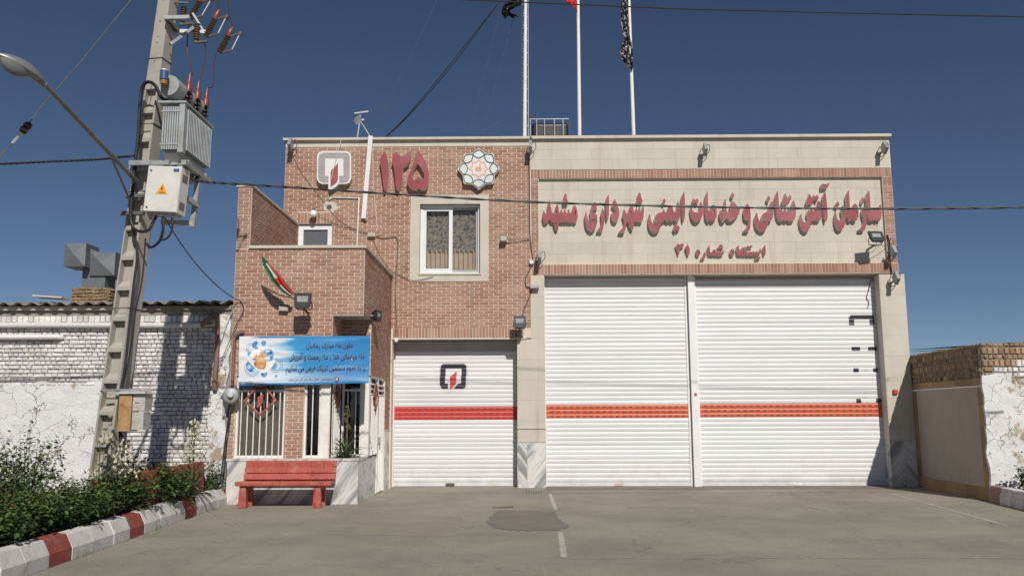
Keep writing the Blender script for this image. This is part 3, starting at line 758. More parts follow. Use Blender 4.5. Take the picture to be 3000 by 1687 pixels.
def glazing_x(y0, y1, z0, z1, x, nb, tr=None, nm='window'):
    fw = .04; mb = MB(); mb.box(x-.05, x+.01, y0, y0+fw, z0, z1); mb.box(x-.05, x+.01, y1-fw, y1, z0, z1); mb.box(x-.05, x+.01, y0+fw, y1-fw, z0, z0+fw); mb.box(x-.05, x+.01, y0+fw, y1-fw, z1-fw, z1)
    fr = mb.obj(nm, 'white_paint', FS); MB().box(x-.065, x-.06, y0+fw, y1-fw, z0+fw, z1-fw).obj('pane', 'glass', fr)
    for t_ in (tr or ()): MB().box(x-.045, x+.02, y0+fw, y1-fw, t_, t_+.03).obj('transom', 'white_paint', fr)
    for i in range(nb):
        y = y0+fw+(y1-y0-2*fw)*(i+.5)/nb; MB().box(x+.011, x+.028, y-.009, y+.009, z0+.01, (tr[0] if tr else z1)-.01).obj('bar', 'white_paint', fr)
    return fr
glazing_x(YE+.15, RY-.02, PL, GT, RX0, 7)
glazing(RX0+.03, ER-.15, PL, GT, RY+.03, 2, tr=2.05); MB().box(ER-.15, ER-.01, RY-.01, RY+.12, PL, GT).obj('post', 'white_paint', FS)
glazing_x(RY+.12, -1.48, PL, GT+.03, ER-.02, 7, (1.98, 2.08, 2.18))
dfr = glazing_x(-1.47, -.68, .02, GT+.03, ER-.02, 6, (1.98, 2.08, 2.18), 'door')
MB().box(ER-.05, ER-.012, -1.43, -.72, .06, .80).obj('door_panel', 'white_paint', dfr); MB().box(ER-.012, ER+.04, -1.40, -1.37, 1.0, 1.14).obj('handle', 'galv', dfr)
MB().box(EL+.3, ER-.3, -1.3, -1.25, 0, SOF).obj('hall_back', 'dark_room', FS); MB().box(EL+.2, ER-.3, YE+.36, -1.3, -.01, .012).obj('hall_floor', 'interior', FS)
MB().box(EL+.2, ER-.23, YE+.23, -.02, SOF+.0, SOF+.1).obj('hall_ceiling', 'plaster_beige', FS)
BR.build(ew, 'brick', .010, 300, stuffname='brickwork')

pe = MB(); rp = random.Random(9)
for k in range(420):
    if k < 250: y = rp.uniform(-11, -2.5); x = -5.354+.0486*(-2.888-y)+abs(rp.gauss(.02, .22))
    else: x = rp.uniform(-4.5, 8); y = rp.uniform(-9.5, -.2)
    r_ = rp.uniform(.004, .011)*(1.5 if k < 60 else 1); a = rp.uniform(0, 6.283)
    pe.add([(x+math.cos(a)*r_*1.4, y+math.sin(a)*r_, .001), (x-math.sin(a)*r_, y+math.cos(a)*r_*1.2, .001), (x-math.cos(a)*r_, y-math.sin(a)*r_*1.5, .001), (x+math.sin(a)*r_*1.1, y-math.cos(a)*r_, .001), (x, y, r_*1.1)], [(0, 1, 4), (1, 2, 4), (2, 3, 4), (3, 0, 4)], 0, rp.random())
tag(pe.obj('pebbles', 'asphalt_old', ground, fix=False), kind='stuff')

# ------------------------------------------------------------------ raised lettering and signs on the facade
def letters(name, label, cat, pieces, yf, yb, holes={}):
    xs = [p[0] for l in pieces for p in l]; zs = [p[1] for l in pieces for p in l]
    T = thing(name, label, cat, ((min(xs)+max(xs))/2, yb, min(zs)))
    for i, l in enumerate(pieces):
        n = 3
        L = [Vector(p) for p in l]; sm = []
        for k in range(len(L)):              # soften the traced corners, keep the sharp tips
            a, b, c = L[k-1], L[k], L[(k+1) % len(L)]
            d1, d2 = (b-a), (c-b); ang = d1.angle(d2, 0) if d1.length > 0 and d2.length > 0 else 0
            if ang > R(62) or min(d1.length, d2.length) < .02: sm.append(tuple(b))
            else: sm.append(tuple(b - d1*.22)); sm.append(tuple(b*.5+(b-d1*.22)*.25+(b+d2*.22)*.25)); sm.append(tuple(b + d2*.22))
        o = MB().prism(sm, yf, yb, 0, 1, holes.get(i, ())).obj('letter', ['sign_red', 'sign_side'], T)
    return T

line1 = [
 [(0.523,5.989),(0.54,5.936),(0.577,5.913),(0.626,5.935),(0.67,6.006),(0.704,5.953),(0.733,5.94),(0.767,5.935),(0.777,5.855),(0.805,5.776),(0.839,5.746),(0.869,5.775),(0.884,5.855),(0.893,5.934),(0.936,5.946),(0.971,5.928),(1.005,5.951),(1.031,5.928),(1.066,5.95),(1.091,5.933),(1.122,5.945),(1.151,5.924),(1.191,5.944),(1.229,5.932),(1.26,5.919),(1.298,5.958),(1.321,6.064),(1.316,6.188),(1.294,6.285),(1.261,6.33),(1.226,6.321),(1.196,6.259),(1.184,6.171),(1.163,6.15),(1.137,6.157),(1.121,6.242),(1.107,6.242),(1.094,6.162),(1.068,6.145),(1.042,6.163),(1.035,6.26),(1.018,6.257),(1.005,6.172),(0.982,6.154),(0.961,6.172),(0.957,6.252),(0.94,6.252),(0.93,6.172),(0.904,6.146),(0.887,6.172),(0.885,6.27),(0.872,6.332),(0.854,6.35),(0.828,6.323),(0.802,6.261),(0.792,6.173),(0.757,6.147),(0.731,6.156),(0.712,6.244),(0.699,6.351),(0.679,6.44),(0.665,6.466),(0.647,6.404),(0.633,6.342),(0.629,6.245),(0.631,6.174),(0.602,6.135),(0.572,6.148),(0.547,6.21),(0.539,6.224),(0.524,6.139),(0.51,6.068)],
 [(1.043,6.619),(1.082,6.553),(1.069,6.526),(1.111,6.398),(1.071,6.34),(1.04,6.375),(1.007,6.34),(0.969,6.406),(1.012,6.526),(1.004,6.553)],
 [(2.249,5.698),(2.266,5.671),(2.369,5.674),(2.396,5.723),(2.424,5.846),(2.435,5.925),(2.473,5.925),(2.488,5.854),(2.514,5.793),(2.554,5.74),(2.583,5.775),(2.601,5.845),(2.607,5.924),(2.65,5.942),(2.676,5.919),(2.71,5.941),(2.741,5.918),(2.77,5.932),(2.797,5.95),(2.825,6.055),(2.842,6.232),(2.832,6.303),(2.805,6.285),(2.794,6.179),(2.776,6.147),(2.759,6.162),(2.753,6.285),(2.727,6.277),(2.716,6.171),(2.698,6.153),(2.682,6.18),(2.676,6.277),(2.649,6.251),(2.638,6.162),(2.612,6.136),(2.597,6.233),(2.582,6.313),(2.561,6.336),(2.53,6.313),(2.503,6.251),(2.492,6.181),(2.465,6.137),(2.431,6.137),(2.406,6.199),(2.381,6.234),(2.368,6.164),(2.343,6.076),(2.376,5.987),(2.383,5.917),(2.355,5.829),(2.311,5.759)],
 [(2.748,6.63),(2.783,6.569),(2.774,6.543),(2.817,6.418),(2.781,6.365),(2.743,6.401),(2.704,6.365),(2.667,6.419),(2.708,6.534),(2.7,6.561)],
 [(2.171,6.475),(2.228,6.351),(2.266,6.235),(2.271,6.076),(2.229,5.967),(2.185,5.921),(2.125,5.939),(2.089,6.015),(2.091,6.139),(2.207,6.138),(2.219,6.165),(2.183,6.236),(2.115,6.289),(2.109,6.342),(2.135,6.413)],
 [(2.043,6.577),(2.043,6.307),(2.033,6.077),(1.996,5.954),(1.975,6.025),(1.967,6.237),(1.963,6.476)],
 [(1.894,6.273),(1.931,6.166),(1.941,6.025),(1.917,5.884),(1.884,5.735),(1.862,5.705),(1.759,5.709),(1.751,5.735),(1.821,5.814),(1.863,5.92),(1.86,6.025),(1.85,6.131)],
 [(1.702,6.402),(1.74,6.38),(1.761,6.291),(1.76,6.217),(1.691,6.221),(1.665,6.203),(1.672,6.15),(1.741,6.114),(1.769,6.061),(1.763,5.92),(1.735,5.815),(1.682,5.736),(1.622,5.706),(1.554,5.745),(1.503,5.834),(1.483,5.957),(1.481,6.081),(1.509,6.186),(1.529,6.133),(1.538,6.045),(1.566,5.956),(1.608,5.93),(1.678,5.965),(1.73,5.987),(1.721,6),(1.644,6),(1.607,6.044),(1.598,6.151),(1.622,6.257),(1.659,6.363)],
 [(3.774,6.649),(3.781,6.439),(3.782,6.191),(3.766,6.015),(3.734,5.927),(3.711,6.015),(3.704,6.227),(3.701,6.51)],
 [(2.965,6.125),(2.98,6.054),(2.995,5.948),(3.036,5.878),(3.087,5.869),(3.174,5.891),(3.2,5.903),(3.123,5.93),(3.081,5.974),(3.074,6.027),(3.119,6.106),(3.181,6.141),(3.259,6.159),(3.287,6.229),(3.319,6.158),(3.353,6.149),(3.372,6.211),(3.401,6.299),(3.445,6.326),(3.487,6.299),(3.506,6.193),(3.534,6.157),(3.569,6.157),(3.594,6.263),(3.62,6.413),(3.644,6.351),(3.666,6.227),(3.66,6.05),(3.623,5.954),(3.579,5.924),(3.545,5.945),(3.52,5.981),(3.493,5.937),(3.458,5.925),(3.417,5.964),(3.39,5.929),(3.347,5.938),(3.314,5.973),(3.278,5.926),(3.235,5.929),(3.21,5.824),(3.178,5.736),(3.116,5.68),(3.047,5.676),(2.988,5.72),(2.944,5.808),(2.93,5.914),(2.94,6.037)],
 [(3.308,6.486),(3.347,6.415),(3.298,6.327),(3.257,6.398)],
 [(3.537,5.866),(3.567,5.822),(3.599,5.861),(3.652,5.79),(3.598,5.708),(3.573,5.752),(3.546,5.685),(3.488,5.766)],
 [(3.898,6.208),(3.911,6.084),(3.942,5.978),(4,5.922),(4.069,5.928),(4.14,5.995),(4.187,6.118),(4.188,6.277),(4.151,6.41),(4.126,6.348),(4.114,6.242),(4.094,6.172),(4.05,6.145),(3.982,6.154),(3.941,6.208),(3.934,6.279),(3.918,6.296)],
 [(3.984,6.482),(4.017,6.429),(4.062,6.482),(4.099,6.41),(4.049,6.34),(4.016,6.384),(3.971,6.34),(3.939,6.403)],
 [(4.31,6.645),(4.245,6.525),(4.237,6.065),(4.267,5.959),(4.309,5.923),(4.354,5.967),(4.387,5.926),(4.439,5.958),(4.488,6.021),(4.504,6.134),(4.488,6.258),(4.456,6.318),(4.419,6.329),(4.375,6.303),(4.35,6.205),(4.344,6.161),(4.318,6.161),(4.306,6.223),(4.311,6.436)],
 [(4.704,6.462),(4.724,6.344),(4.723,6.2),(4.734,6.155),(4.765,6.149),(4.827,6.178),(4.814,6.272),(4.825,6.344),(4.863,6.394),(4.906,6.388),(4.956,6.307),(5.032,6.243),(5.018,6.126),(4.99,6.081),(4.916,5.983),(4.844,5.939),(4.765,5.939),(4.716,6.011),(4.687,5.948),(4.642,5.913),(4.599,5.927),(4.567,6.021),(4.562,6.129),(4.592,6.201),(4.617,6.183),(4.659,6.137),(4.679,6.2),(4.666,6.309)],
 [(4.88,6.615),(4.925,6.542),(4.883,6.47),(4.837,6.534)],
 [(5.208,6.341),(5.245,6.305),(5.267,6.197),(5.273,6.053),(5.258,5.873),(5.239,5.748),(5.21,5.698),(5.114,5.695),(5.097,5.717),(5.17,5.784),(5.209,5.874),(5.212,5.954),(5.16,5.955),(5.124,6.018),(5.115,6.144),(5.138,6.252),(5.176,6.324)],
 [(5.919,6.645),(5.852,6.527),(5.857,6.266),(5.866,6.085),(5.888,5.987),(5.937,5.927),(5.99,5.932),(6.027,5.962),(6.069,5.926),(6.114,5.958),(6.147,5.926),(6.191,5.931),(6.244,5.94),(6.292,6.029),(6.313,6.191),(6.299,6.335),(6.268,6.417),(6.229,6.336),(6.214,6.209),(6.194,6.156),(6.167,6.147),(6.153,6.21),(6.135,6.21),(6.115,6.152),(6.088,6.153),(6.074,6.21),(6.056,6.21),(6.036,6.153),(6.001,6.157),(5.986,6.211),(5.96,6.211),(5.944,6.175),(5.935,6.229),(5.926,6.41)],
 [(6.084,6.586),(6.123,6.499),(6.153,6.399),(6.104,6.291),(6.08,6.336),(6.043,6.292),(5.994,6.373),(6.04,6.481)],
 [(6.187,6.549),(6.228,6.48),(6.189,6.408),(6.152,6.471)],
 [(5.777,6.41),(5.798,6.302),(5.794,6.122),(5.766,5.996),(5.728,5.934),(5.684,5.925),(5.653,5.952),(5.654,5.853),(5.624,5.764),(5.568,5.702),(5.498,5.69),(5.43,5.729),(5.381,5.819),(5.361,5.945),(5.374,6.052),(5.417,6.146),(5.43,6.052),(5.449,5.962),(5.49,5.899),(5.56,5.89),(5.63,5.898),(5.64,5.925),(5.579,5.934),(5.529,5.98),(5.523,6.051),(5.561,6.114),(5.642,6.15),(5.695,6.176),(5.708,6.266),(5.739,6.356)],
 [(5.703,6.534),(5.744,6.461),(5.696,6.375),(5.651,6.438)],
 [(7.007,6.611),(7.016,6.457),(7.024,6.187),(7.021,6.025),(6.995,5.935),(6.968,5.914),(6.944,6.007),(6.94,6.187),(6.938,6.476),(6.956,6.548)],
 [(6.92,6.784),(6.948,6.805),(7.009,6.792),(7.044,6.792),(7.09,6.828),(7.097,6.797),(7.076,6.738),(7.03,6.696),(6.968,6.689),(6.915,6.69)],
 [(6.427,6.1),(6.431,6.01),(6.462,5.92),(6.512,5.888),(6.557,5.911),(6.587,5.974),(6.557,6.064),(6.554,6.117),(6.598,6.189),(6.623,6.153),(6.652,6.207),(6.678,6.207),(6.693,6.153),(6.719,6.156),(6.739,6.206),(6.774,6.206),(6.789,6.161),(6.812,6.26),(6.843,6.408),(6.871,6.368),(6.89,6.242),(6.89,6.08),(6.867,5.981),(6.829,5.933),(6.795,5.946),(6.759,5.928),(6.726,5.955),(6.68,5.923),(6.647,5.946),(6.632,5.848),(6.601,5.759),(6.545,5.687),(6.484,5.679),(6.426,5.733),(6.392,5.831),(6.38,5.939),(6.392,6.029)],
 [(6.636,6.572),(6.676,6.495),(6.713,6.369),(6.665,6.297),(6.632,6.333),(6.586,6.288),(6.55,6.37),(6.596,6.478)],
 [(6.735,6.546),(6.767,6.495),(6.807,6.545),(6.847,6.476),(6.802,6.395),(6.764,6.441),(6.733,6.405),(6.701,6.468)],
 [(8.01,6.641),(7.932,6.524),(7.924,6.253),(7.927,6.038),(7.957,5.948),(8.007,5.921),(8.06,5.933),(8.097,5.956),(8.129,5.92),(8.175,5.956),(8.209,5.932),(8.239,6),(8.261,6.144),(8.257,6.315),(8.222,6.27),(8.213,6.18),(8.188,6.153),(8.177,6.243),(8.159,6.243),(8.136,6.159),(8.11,6.153),(8.098,6.243),(8.08,6.244),(8.057,6.154),(8.03,6.145),(8.012,6.217),(8.012,6.397)],
 [(7.854,6.254),(7.891,6.146),(7.904,6.002),(7.889,5.841),(7.856,5.734),(7.828,5.702),(7.723,5.702),(7.707,5.72),(7.781,5.788),(7.839,5.877),(7.844,5.966),(7.817,6.092),(7.81,6.164)],
 [(7.85,6.479),(7.89,6.407),(7.84,6.317),(7.801,6.398)],
 [(7.541,6.649),(7.466,6.509),(7.469,6.256),(7.464,6.022),(7.494,5.942),(7.536,5.923),(7.583,5.968),(7.623,5.923),(7.677,5.941),(7.717,6.021),(7.738,6.165),(7.715,6.282),(7.675,6.336),(7.63,6.318),(7.591,6.246),(7.578,6.184),(7.551,6.166),(7.539,6.256),(7.543,6.472)],
 [(7.383,6.293),(7.421,6.184),(7.438,6.041),(7.415,5.879),(7.36,5.754),(7.297,5.71),(7.237,5.728),(7.198,5.809),(7.184,5.934),(7.196,6.078),(7.217,6.15),(7.225,6.042),(7.241,5.961),(7.292,5.925),(7.336,5.942),(7.363,6.005),(7.358,6.095),(7.341,6.167)],
 [(7.275,6.393),(7.311,6.32),(7.257,6.23),(7.208,6.294)]]
h1 = {0: [[(1.254,6.232),(1.281,6.188),(1.276,6.082),(1.257,6.099)], [(0.815,6.173),(0.843,6.208),(0.846,6.164)], [(0.801,5.917),(0.829,5.917),(0.822,5.869)]],
      2: [[(2.516,6.163),(2.545,6.207),(2.554,6.163)], [(2.51,5.907),(2.541,5.907),(2.53,5.87)]],
      9: [[(3.473,6.228),(3.489,6.21),(3.49,6.113),(3.473,6.131)]], 14: [[(4.436,6.201),(4.454,6.201),(4.456,6.094),(4.44,6.111)]],
      17: [[(5.194,6.176),(5.22,6.14),(5.209,6.116),(5.185,6.133)]], 31: [[(7.679,6.201),(7.699,6.179),(7.689,6.075),(7.676,6.093)]]}
letters('sign_lettering', 'long row of big raised red Persian letters on the cream panel', 'lettering', line1, -.03, .073, h1)
line2 = [
 [(3.593,5.431),(3.635,5.405),(3.67,5.431),(3.712,5.419),(3.728,5.378),(3.701,5.343),(3.658,5.335),(3.639,5.283),(3.62,5.204),(3.601,5.152),(3.586,5.231),(3.555,5.318),(3.539,5.371),(3.565,5.379)],
 [(3.811,5.404),(3.847,5.351),(3.861,5.264),(3.845,5.177),(3.814,5.139),(3.799,5.195),(3.773,5.282),(3.758,5.334),(3.779,5.369)],
 [(4.042,5.298),(4.084,5.272),(4.099,5.21),(4.071,5.15),(4.028,5.141),(3.996,5.185),(4.002,5.263)],
 [(4.203,5.245),(4.221,5.184),(4.207,5.105),(4.18,5.067),(4.12,5.062),(4.103,5.08),(4.156,5.132),(4.176,5.193)],
 [(4.303,5.388),(4.266,5.338),(4.271,5.222),(4.286,5.169),(4.311,5.148),(4.347,5.16),(4.372,5.147),(4.417,5.159),(4.451,5.142),(4.486,5.159),(4.52,5.141),(4.564,5.15),(4.6,5.159),(4.627,5.194),(4.634,5.238),(4.622,5.277),(4.603,5.256),(4.585,5.221),(4.567,5.212),(4.551,5.257),(4.532,5.221),(4.509,5.212),(4.499,5.257),(4.48,5.221),(4.454,5.221),(4.438,5.275),(4.413,5.289),(4.386,5.275),(4.367,5.222),(4.34,5.213),(4.32,5.24),(4.314,5.311)],
 [(4.566,5.417),(4.599,5.381),(4.629,5.336),(4.593,5.295),(4.562,5.319),(4.526,5.292),(4.493,5.328),(4.529,5.372)],
 [(4.823,5.3),(4.861,5.276),(4.881,5.219),(4.852,5.157),(4.817,5.14),(4.779,5.158),(4.764,5.22),(4.787,5.277)],
 [(4.975,5.388),(4.921,5.335),(4.924,5.219),(4.94,5.166),(4.982,5.144),(5.044,5.156),(5.078,5.144),(5.131,5.156),(5.174,5.138),(5.218,5.155),(5.261,5.137),(5.305,5.155),(5.348,5.142),(5.393,5.163),(5.436,5.163),(5.473,5.216),(5.481,5.26),(5.46,5.305),(5.441,5.27),(5.43,5.216),(5.395,5.217),(5.379,5.252),(5.351,5.217),(5.325,5.217),(5.309,5.253),(5.29,5.217),(5.256,5.217),(5.239,5.244),(5.212,5.217),(5.168,5.218),(5.135,5.253),(5.084,5.271),(5.058,5.289),(5.138,5.325),(5.131,5.351),(5.033,5.316),(5.014,5.281),(5.047,5.227),(5.012,5.219),(4.986,5.236),(4.98,5.308)],
 [(5.148,5.342),(5.184,5.374),(5.218,5.356),(5.254,5.386),(5.288,5.363),(5.269,5.333),(5.234,5.315),(5.208,5.333),(5.173,5.315)],
 [(5.337,5.084),(5.373,5.115),(5.407,5.101),(5.434,5.119),(5.463,5.095),(5.431,5.057),(5.406,5.071),(5.361,5.039)],
 [(5.573,5.385),(5.522,5.323),(5.522,5.251),(5.54,5.154),(5.552,5.136),(5.576,5.18),(5.586,5.269)]]
h2 = {2: [[(4.033,5.232),(4.062,5.223),(4.051,5.197)]], 6: [[(4.81,5.237),(4.843,5.223),(4.826,5.198)]], 4: [[(4.405,5.236),(4.423,5.229),(4.414,5.195)]]}
letters('sign_lettering', 'short row of small raised red Persian letters centred under the long row', 'lettering', line2, -.01, .073, h2)
num = [
 [(-3.127,7.6),(-3.073,7.511),(-3.031,7.335),(-3.014,7.121),(-3.031,6.88),(-3.059,6.706),(-3.089,6.667),(-3.124,6.707),(-3.154,6.934),(-3.184,7.175),(-3.228,7.391),(-3.19,7.485)],
 [(-2.853,7.598),(-2.799,7.523),(-2.733,7.476),(-2.655,7.495),(-2.578,7.562),(-2.539,7.602),(-2.512,7.521),(-2.528,7.386),(-2.574,7.292),(-2.677,7.226),(-2.702,7.119),(-2.699,6.931),(-2.748,6.745),(-2.799,6.665),(-2.844,6.718),(-2.868,6.959),(-2.898,7.2),(-2.954,7.389),(-2.917,7.51)],
 [(-2.344,7.609),(-2.251,7.505),(-2.158,7.33),(-2.098,7.115),(-2.088,6.954),(-2.112,6.767),(-2.189,6.688),(-2.267,6.688),(-2.325,6.729),(-2.384,6.684),(-2.475,6.69),(-2.553,6.757),(-2.594,6.85),(-2.57,6.984),(-2.507,7.171),(-2.431,7.345),(-2.458,7.386),(-2.407,7.507)]]
h3 = {2: [[(-2.366,7.304),(-2.313,7.264),(-2.207,7.075),(-2.2,6.955),(-2.244,6.928),(-2.291,6.934),(-2.328,7.014),(-2.366,6.929),(-2.439,6.916),(-2.486,6.983),(-2.467,7.09),(-2.404,7.237)]]}
letters('number_sign', 'three big raised dark red Persian numerals on the brick wall', 'number sign', num, -.15, -.008, h3)

# department emblem: light plate with grey ring and red blade
LG = thing('emblem_sign', 'rounded square grey and white emblem sign with red blade on the brick', 'sign', (-4.278, -.01, 6.834))
plate = [(-4.559,7.618),(-4.009,7.615),(-3.93,7.581),(-3.892,7.493),(-3.879,6.965),(-3.913,6.875),(-3.99,6.836),(-4.162,6.837),(-4.216,6.777),(-4.369,6.684),(-4.402,6.701),(-4.4,6.838),(-4.556,6.839),(-4.635,6.88),(-4.674,6.97),(-4.683,7.498),(-4.649,7.585)]
MB().prism(plate, -.14, -.012, 0, 1).obj('plate', ['sign_white', 'sign_side'], LG)
MB().prism([(-4.54,7.579),(-4.023,7.576),(-3.954,7.545),(-3.926,7.467),(-3.914,6.981),(-3.945,6.9),(-4.015,6.868),(-4.152,6.868),(-4.156,7.022),(-4.058,7.022),(-4.069,7.445),(-4.494,7.447),(-4.482,7.024),(-4.403,7.024),(-4.399,6.87),(-4.529,6.871),(-4.608,6.905),(-4.64,6.985),(-4.648,7.472),(-4.614,7.549)], -.146, -.1385).obj('ring', 'sign_grey', LG)
MB().prism([(-4.196,7.333),(-4.182,6.941),(-4.216,6.864),(-4.347,6.762),(-4.356,7.099),(-4.335,7.166),(-4.278,7.223),(-4.221,7.29)], -.150, -.1385).obj('blade', 'sign_red', LG)

# municipal flower emblem
FC = (-0.947, 7.176); FRr = .475
FL = thing('flower_emblem', 'white eight petalled flower emblem with teal outlines and coral centre', 'sign', (FC[0], -.01, FC[1]-FRr))
def petal(k, sc, n=9):
    a0 = R(90+45*k); out = []
    for i in range(n+1):
        t = -1+2*i/n; r = FRr*sc*(1-.17*abs(t)**1.1-.02*(1-abs(t))) if abs(t) > .12 else FRr*sc*(1-.17*abs(t)**1.1+.02)
        a = a0+R(22.5)*t; out.append((FC[0]+r*math.cos(a), FC[1]+r*math.sin(a)))
    return out[:-1]
def flower(sc): return [p for k in range(8) for p in petal(k, sc)]
MB().prism(flower(1.0), -.14, -.012, 0, 1).obj('plate', ['pale_face', 'sign_side'], FL)
for k in range(8):
    a0 = R(90+45*k); c, s_ = math.cos(a0), math.sin(a0)
    P = lambda r, t: (FC[0]+FRr*(r*c-t*s_), -.142, FC[1]+FRr*(r*s_+t*c))
    path = spline([P(.53, .02), P(.56, -.11), P(.66, -.255), P(.75, -.262), P(.84, -.175), P(.935, 0), P(.84, .175), P(.75, .262), P(.66, .255), P(.56, .11), P(.53, -.02)], 4)
    MB().tube(path, .0115, 5).obj('petal_outline', 'teal_line', FL, True)
star = []
for i in range(16): r = FRr*(.47 if i % 2 == 0 else .36); a = R(22.5*i+90); star.append((FC[0]+r*math.cos(a), FC[1]+r*math.sin(a)))
star2 = [(FC[0]+(x-FC[0])*.84, FC[1]+(z-FC[1])*.84) for x, z in star]
MB().prism(star, -.1435, -.139, 0, 0, [star2]).obj('star_outline', 'coral_line', FL)
dome = [(-.14, -.15), (-.19, -.04), (-.17, .05), (-.10, .10), (-.02, .06), (.02, .12), (.03, .26), (.07, .30), (.10, .26), (.09, .10), (.15, .04), (.15, -.06), (.06, -.16)]
MB().prism([(FC[0]+x*FRr*.95, FC[1]+z*FRr*.95) for x, z in dome], -.1435, -.139).obj('shrine_shape', 'coral_line', FL)

# ------------------------------------------------------------------ printed banner
BN = thing('cloth_banner', 'blue and white printed cloth banner with Persian lines hung above the windows', 'banner', (-4.0, YE-.1, 2.13))
YB = YE-.08
c00, c10, c01, c11 = (-5.183,-3.46,2.129), (-2.787,-3.46,2.171), (-5.208,-3.46,3.036), (-2.776,-3.46,3.033)
def bpt(u, v, o=0.0):
    a = Vector(c00).lerp(Vector(c10), u); b = Vector(c01).lerp(Vector(c11), u); p = a.lerp(b, v)
    hang = .030*math.sin(math.pi*u)*(1-v)*.0
    w = .016*math.exp(-((v-.78+.34*u)/.05)**2)*(1-u)*1.3*math.sin(math.pi*min(1, u*1.1+.08)) + .014*math.exp(-((v-.60+.22*u)/.06)**2)*max(0, 1-1.3*u)
    w += .018*math.exp(-((v-.04-.26*u)/.05)**2)*math.exp(-u*2.2) + .016*math.exp(-((v-.02-.34*(1-u))/.05)**2)*math.exp(-(1-u)*3)
    w += .012*math.exp(-((v-.95+.42*(1-u))/.06)**2)*math.exp(-(1-u)*3.5) + .006*math.sin(9*u+4*v)+.004*math.sin(23*u-6*v)
    p.z += -.012*math.sin(math.pi*u)*v + .025*math.sin(math.pi*u)*(1 if v > .5 else -.0)*(v-.5)*1.4
    p.y = YB - w - o; return p
mb = MB(); nu, nv = 110, 44
for j in range(nv+1):
    for i in range(nu+1): mb.v.append(tuple(bpt(i/nu, j/nv)))
for j in range(nv):
    for i in range(nu): a = j*(nu+1)+i; mb.f.append((a, a+1, a+nu+2, a+nu+1)); mb.mi.append(0); mb.tn.append(.5)
cl = mb.obj('cloth', 'banner_cloth', BN, True, fix=False)
uvl = cl.data.uv_layers.new(name='UVMap')
for p in cl.data.polygons:
    for li in p.loop_indices:
        vi = cl.data.loops[li].vertex_index; uvl.data[li].uv = ((vi % (nu+1))/nu, (vi // (nu+1))/nv)
BW, BH = 2.44, .89
def print_on(name, mat, verts, faces, o=.004):
    mb = MB(); mb.add([bpt(min(1, max(0, x/BW)), min(1, max(0, z/BH)), o) for x, z in verts], faces); return mb.obj(name, mat, BN, fix=False)
def bpx(x, y): return ((x-62)/2460*BW, (1020-y-(x-62)*.012)/930*BH)     # from the close-up of the cloth
def banner_line(txt, xl, xr, ybase, ytop, dark='text_dark', halo=True):
    s_ = shape_fa(txt); (x0, z0), (x1, z1) = bpx(xl, ybase), bpx(xr, ybase)
    for off_, mat, o in (((.032, 'text_halo', .003), (.026, dark, .007)) if halo else ((.004, dark, .004),)):
        vs_, fs_ = text_mesh(s_, off_)
        a, b = min(v[0] for v in vs_), max(v[0] for v in vs_); k = (x1-x0)/(b-a); kz = (ybase-ytop)/930*BH/.60
        yield print_on('lettering', mat, [(x0+(v[0]-a)*k, z0+v[1]*kz+(v[0]-a)*k*.012) for v in vs_], fs_, o) if False else (vs_, fs_, mat, o, a, k, kz, x0, z0)
def put_line(txt, xl, xr, yb_, yt, halo=True, dark='text_dark'):
    for vs_, fs_, mat, o, a, k, kz, x0, z0 in banner_line(txt, xl, xr, yb_, yt, dark, halo):
        print_on('lettering', mat, [(x0+(v[0]-a)*k, z0+v[1]*kz) for v in vs_], fs_, o)
put_line('حلول ماه مبارک رمضان', 1330, 2205, 300, 215)
put_line('ماه میهمانی خدا ، ماه رحمت و آمرزش', 1010, 2425, 525, 430)
put_line('را به عموم مسلمین تبریک عرض می نماییم', 945, 2445, 745, 655)
put_line('اداره روابط عمومی ، فرهنگی و رفاه سازمان آتش نشانی مشهد', 1010, 1870, 935, 895, False)
def disc(cx, cz, r, r2=0, n=22):
    if r2: return [(cx+q*math.cos(6.283*i/n), cz+q*math.sin(6.283*i/n)) for q in (r, r2) for i in range(n)], [(i, (i+1) % n, n+(i+1) % n, n+i) for i in range(n)]
    return [(cx, cz)]+[(cx+r*math.cos(6.283*i/n), cz+r*math.sin(6.283*i/n)) for i in range(n)], [(0, 1+i, 1+(i+1) % n) for i in range(n)]
for x, y, r, m in ((330, 640, 130, 'banner_flower'), (600, 440, 105, 'banner_flower'), (370, 250, 70, 'banner_flower'), (520, 215, 48, 'banner_lines'), (710, 640, 60, 'banner_lines'), (540, 800, 60, 'banner_flower'), (260, 420, 40, 'banner_lines'), (770, 840, 26, 'banner_lines')):
    c = bpx(x, y); print_on('flower_print', m, *disc(c[0], c[1], r/1000*.99), .002)
for x, y, r in ((320, 690, 150), (320, 690, 118), (610, 440, 112), (760, 640, 130), (760, 640, 95), (290, 320, 95), (300, 330, 72), (710, 640, 78)):
    c = bpx(x, y); print_on('ring_print', 'banner_lines', *disc(c[0], c[1], r/1000*.99, r/1000*.99-.010, 30), .003)
tagp = [bpx(*q) for q in ((405, 252), (760, 545), (640, 745), (530, 785), (430, 745), (200, 525), (330, 345))]
print_on('tag_print', 'banner_tag', tagp, [tuple(range(7))], .005)
c = bpx(400, 300); print_on('tag_hole', 'banner_blue', *disc(c[0], c[1], .02), .0065)
print_on('hands_print', 'banner_art', [bpx(*q) for q in ((345, 480), (430, 400), (520, 380), (560, 400), (560, 520), (580, 560), (572, 660), (540, 712), (440, 700), (370, 670), (345, 590), (380, 540))], [tuple(range(12))], .007)
bxp = [bpx(*q) for q in ((1880, 870), (1950, 870), (1950, 955), (1880, 955))]
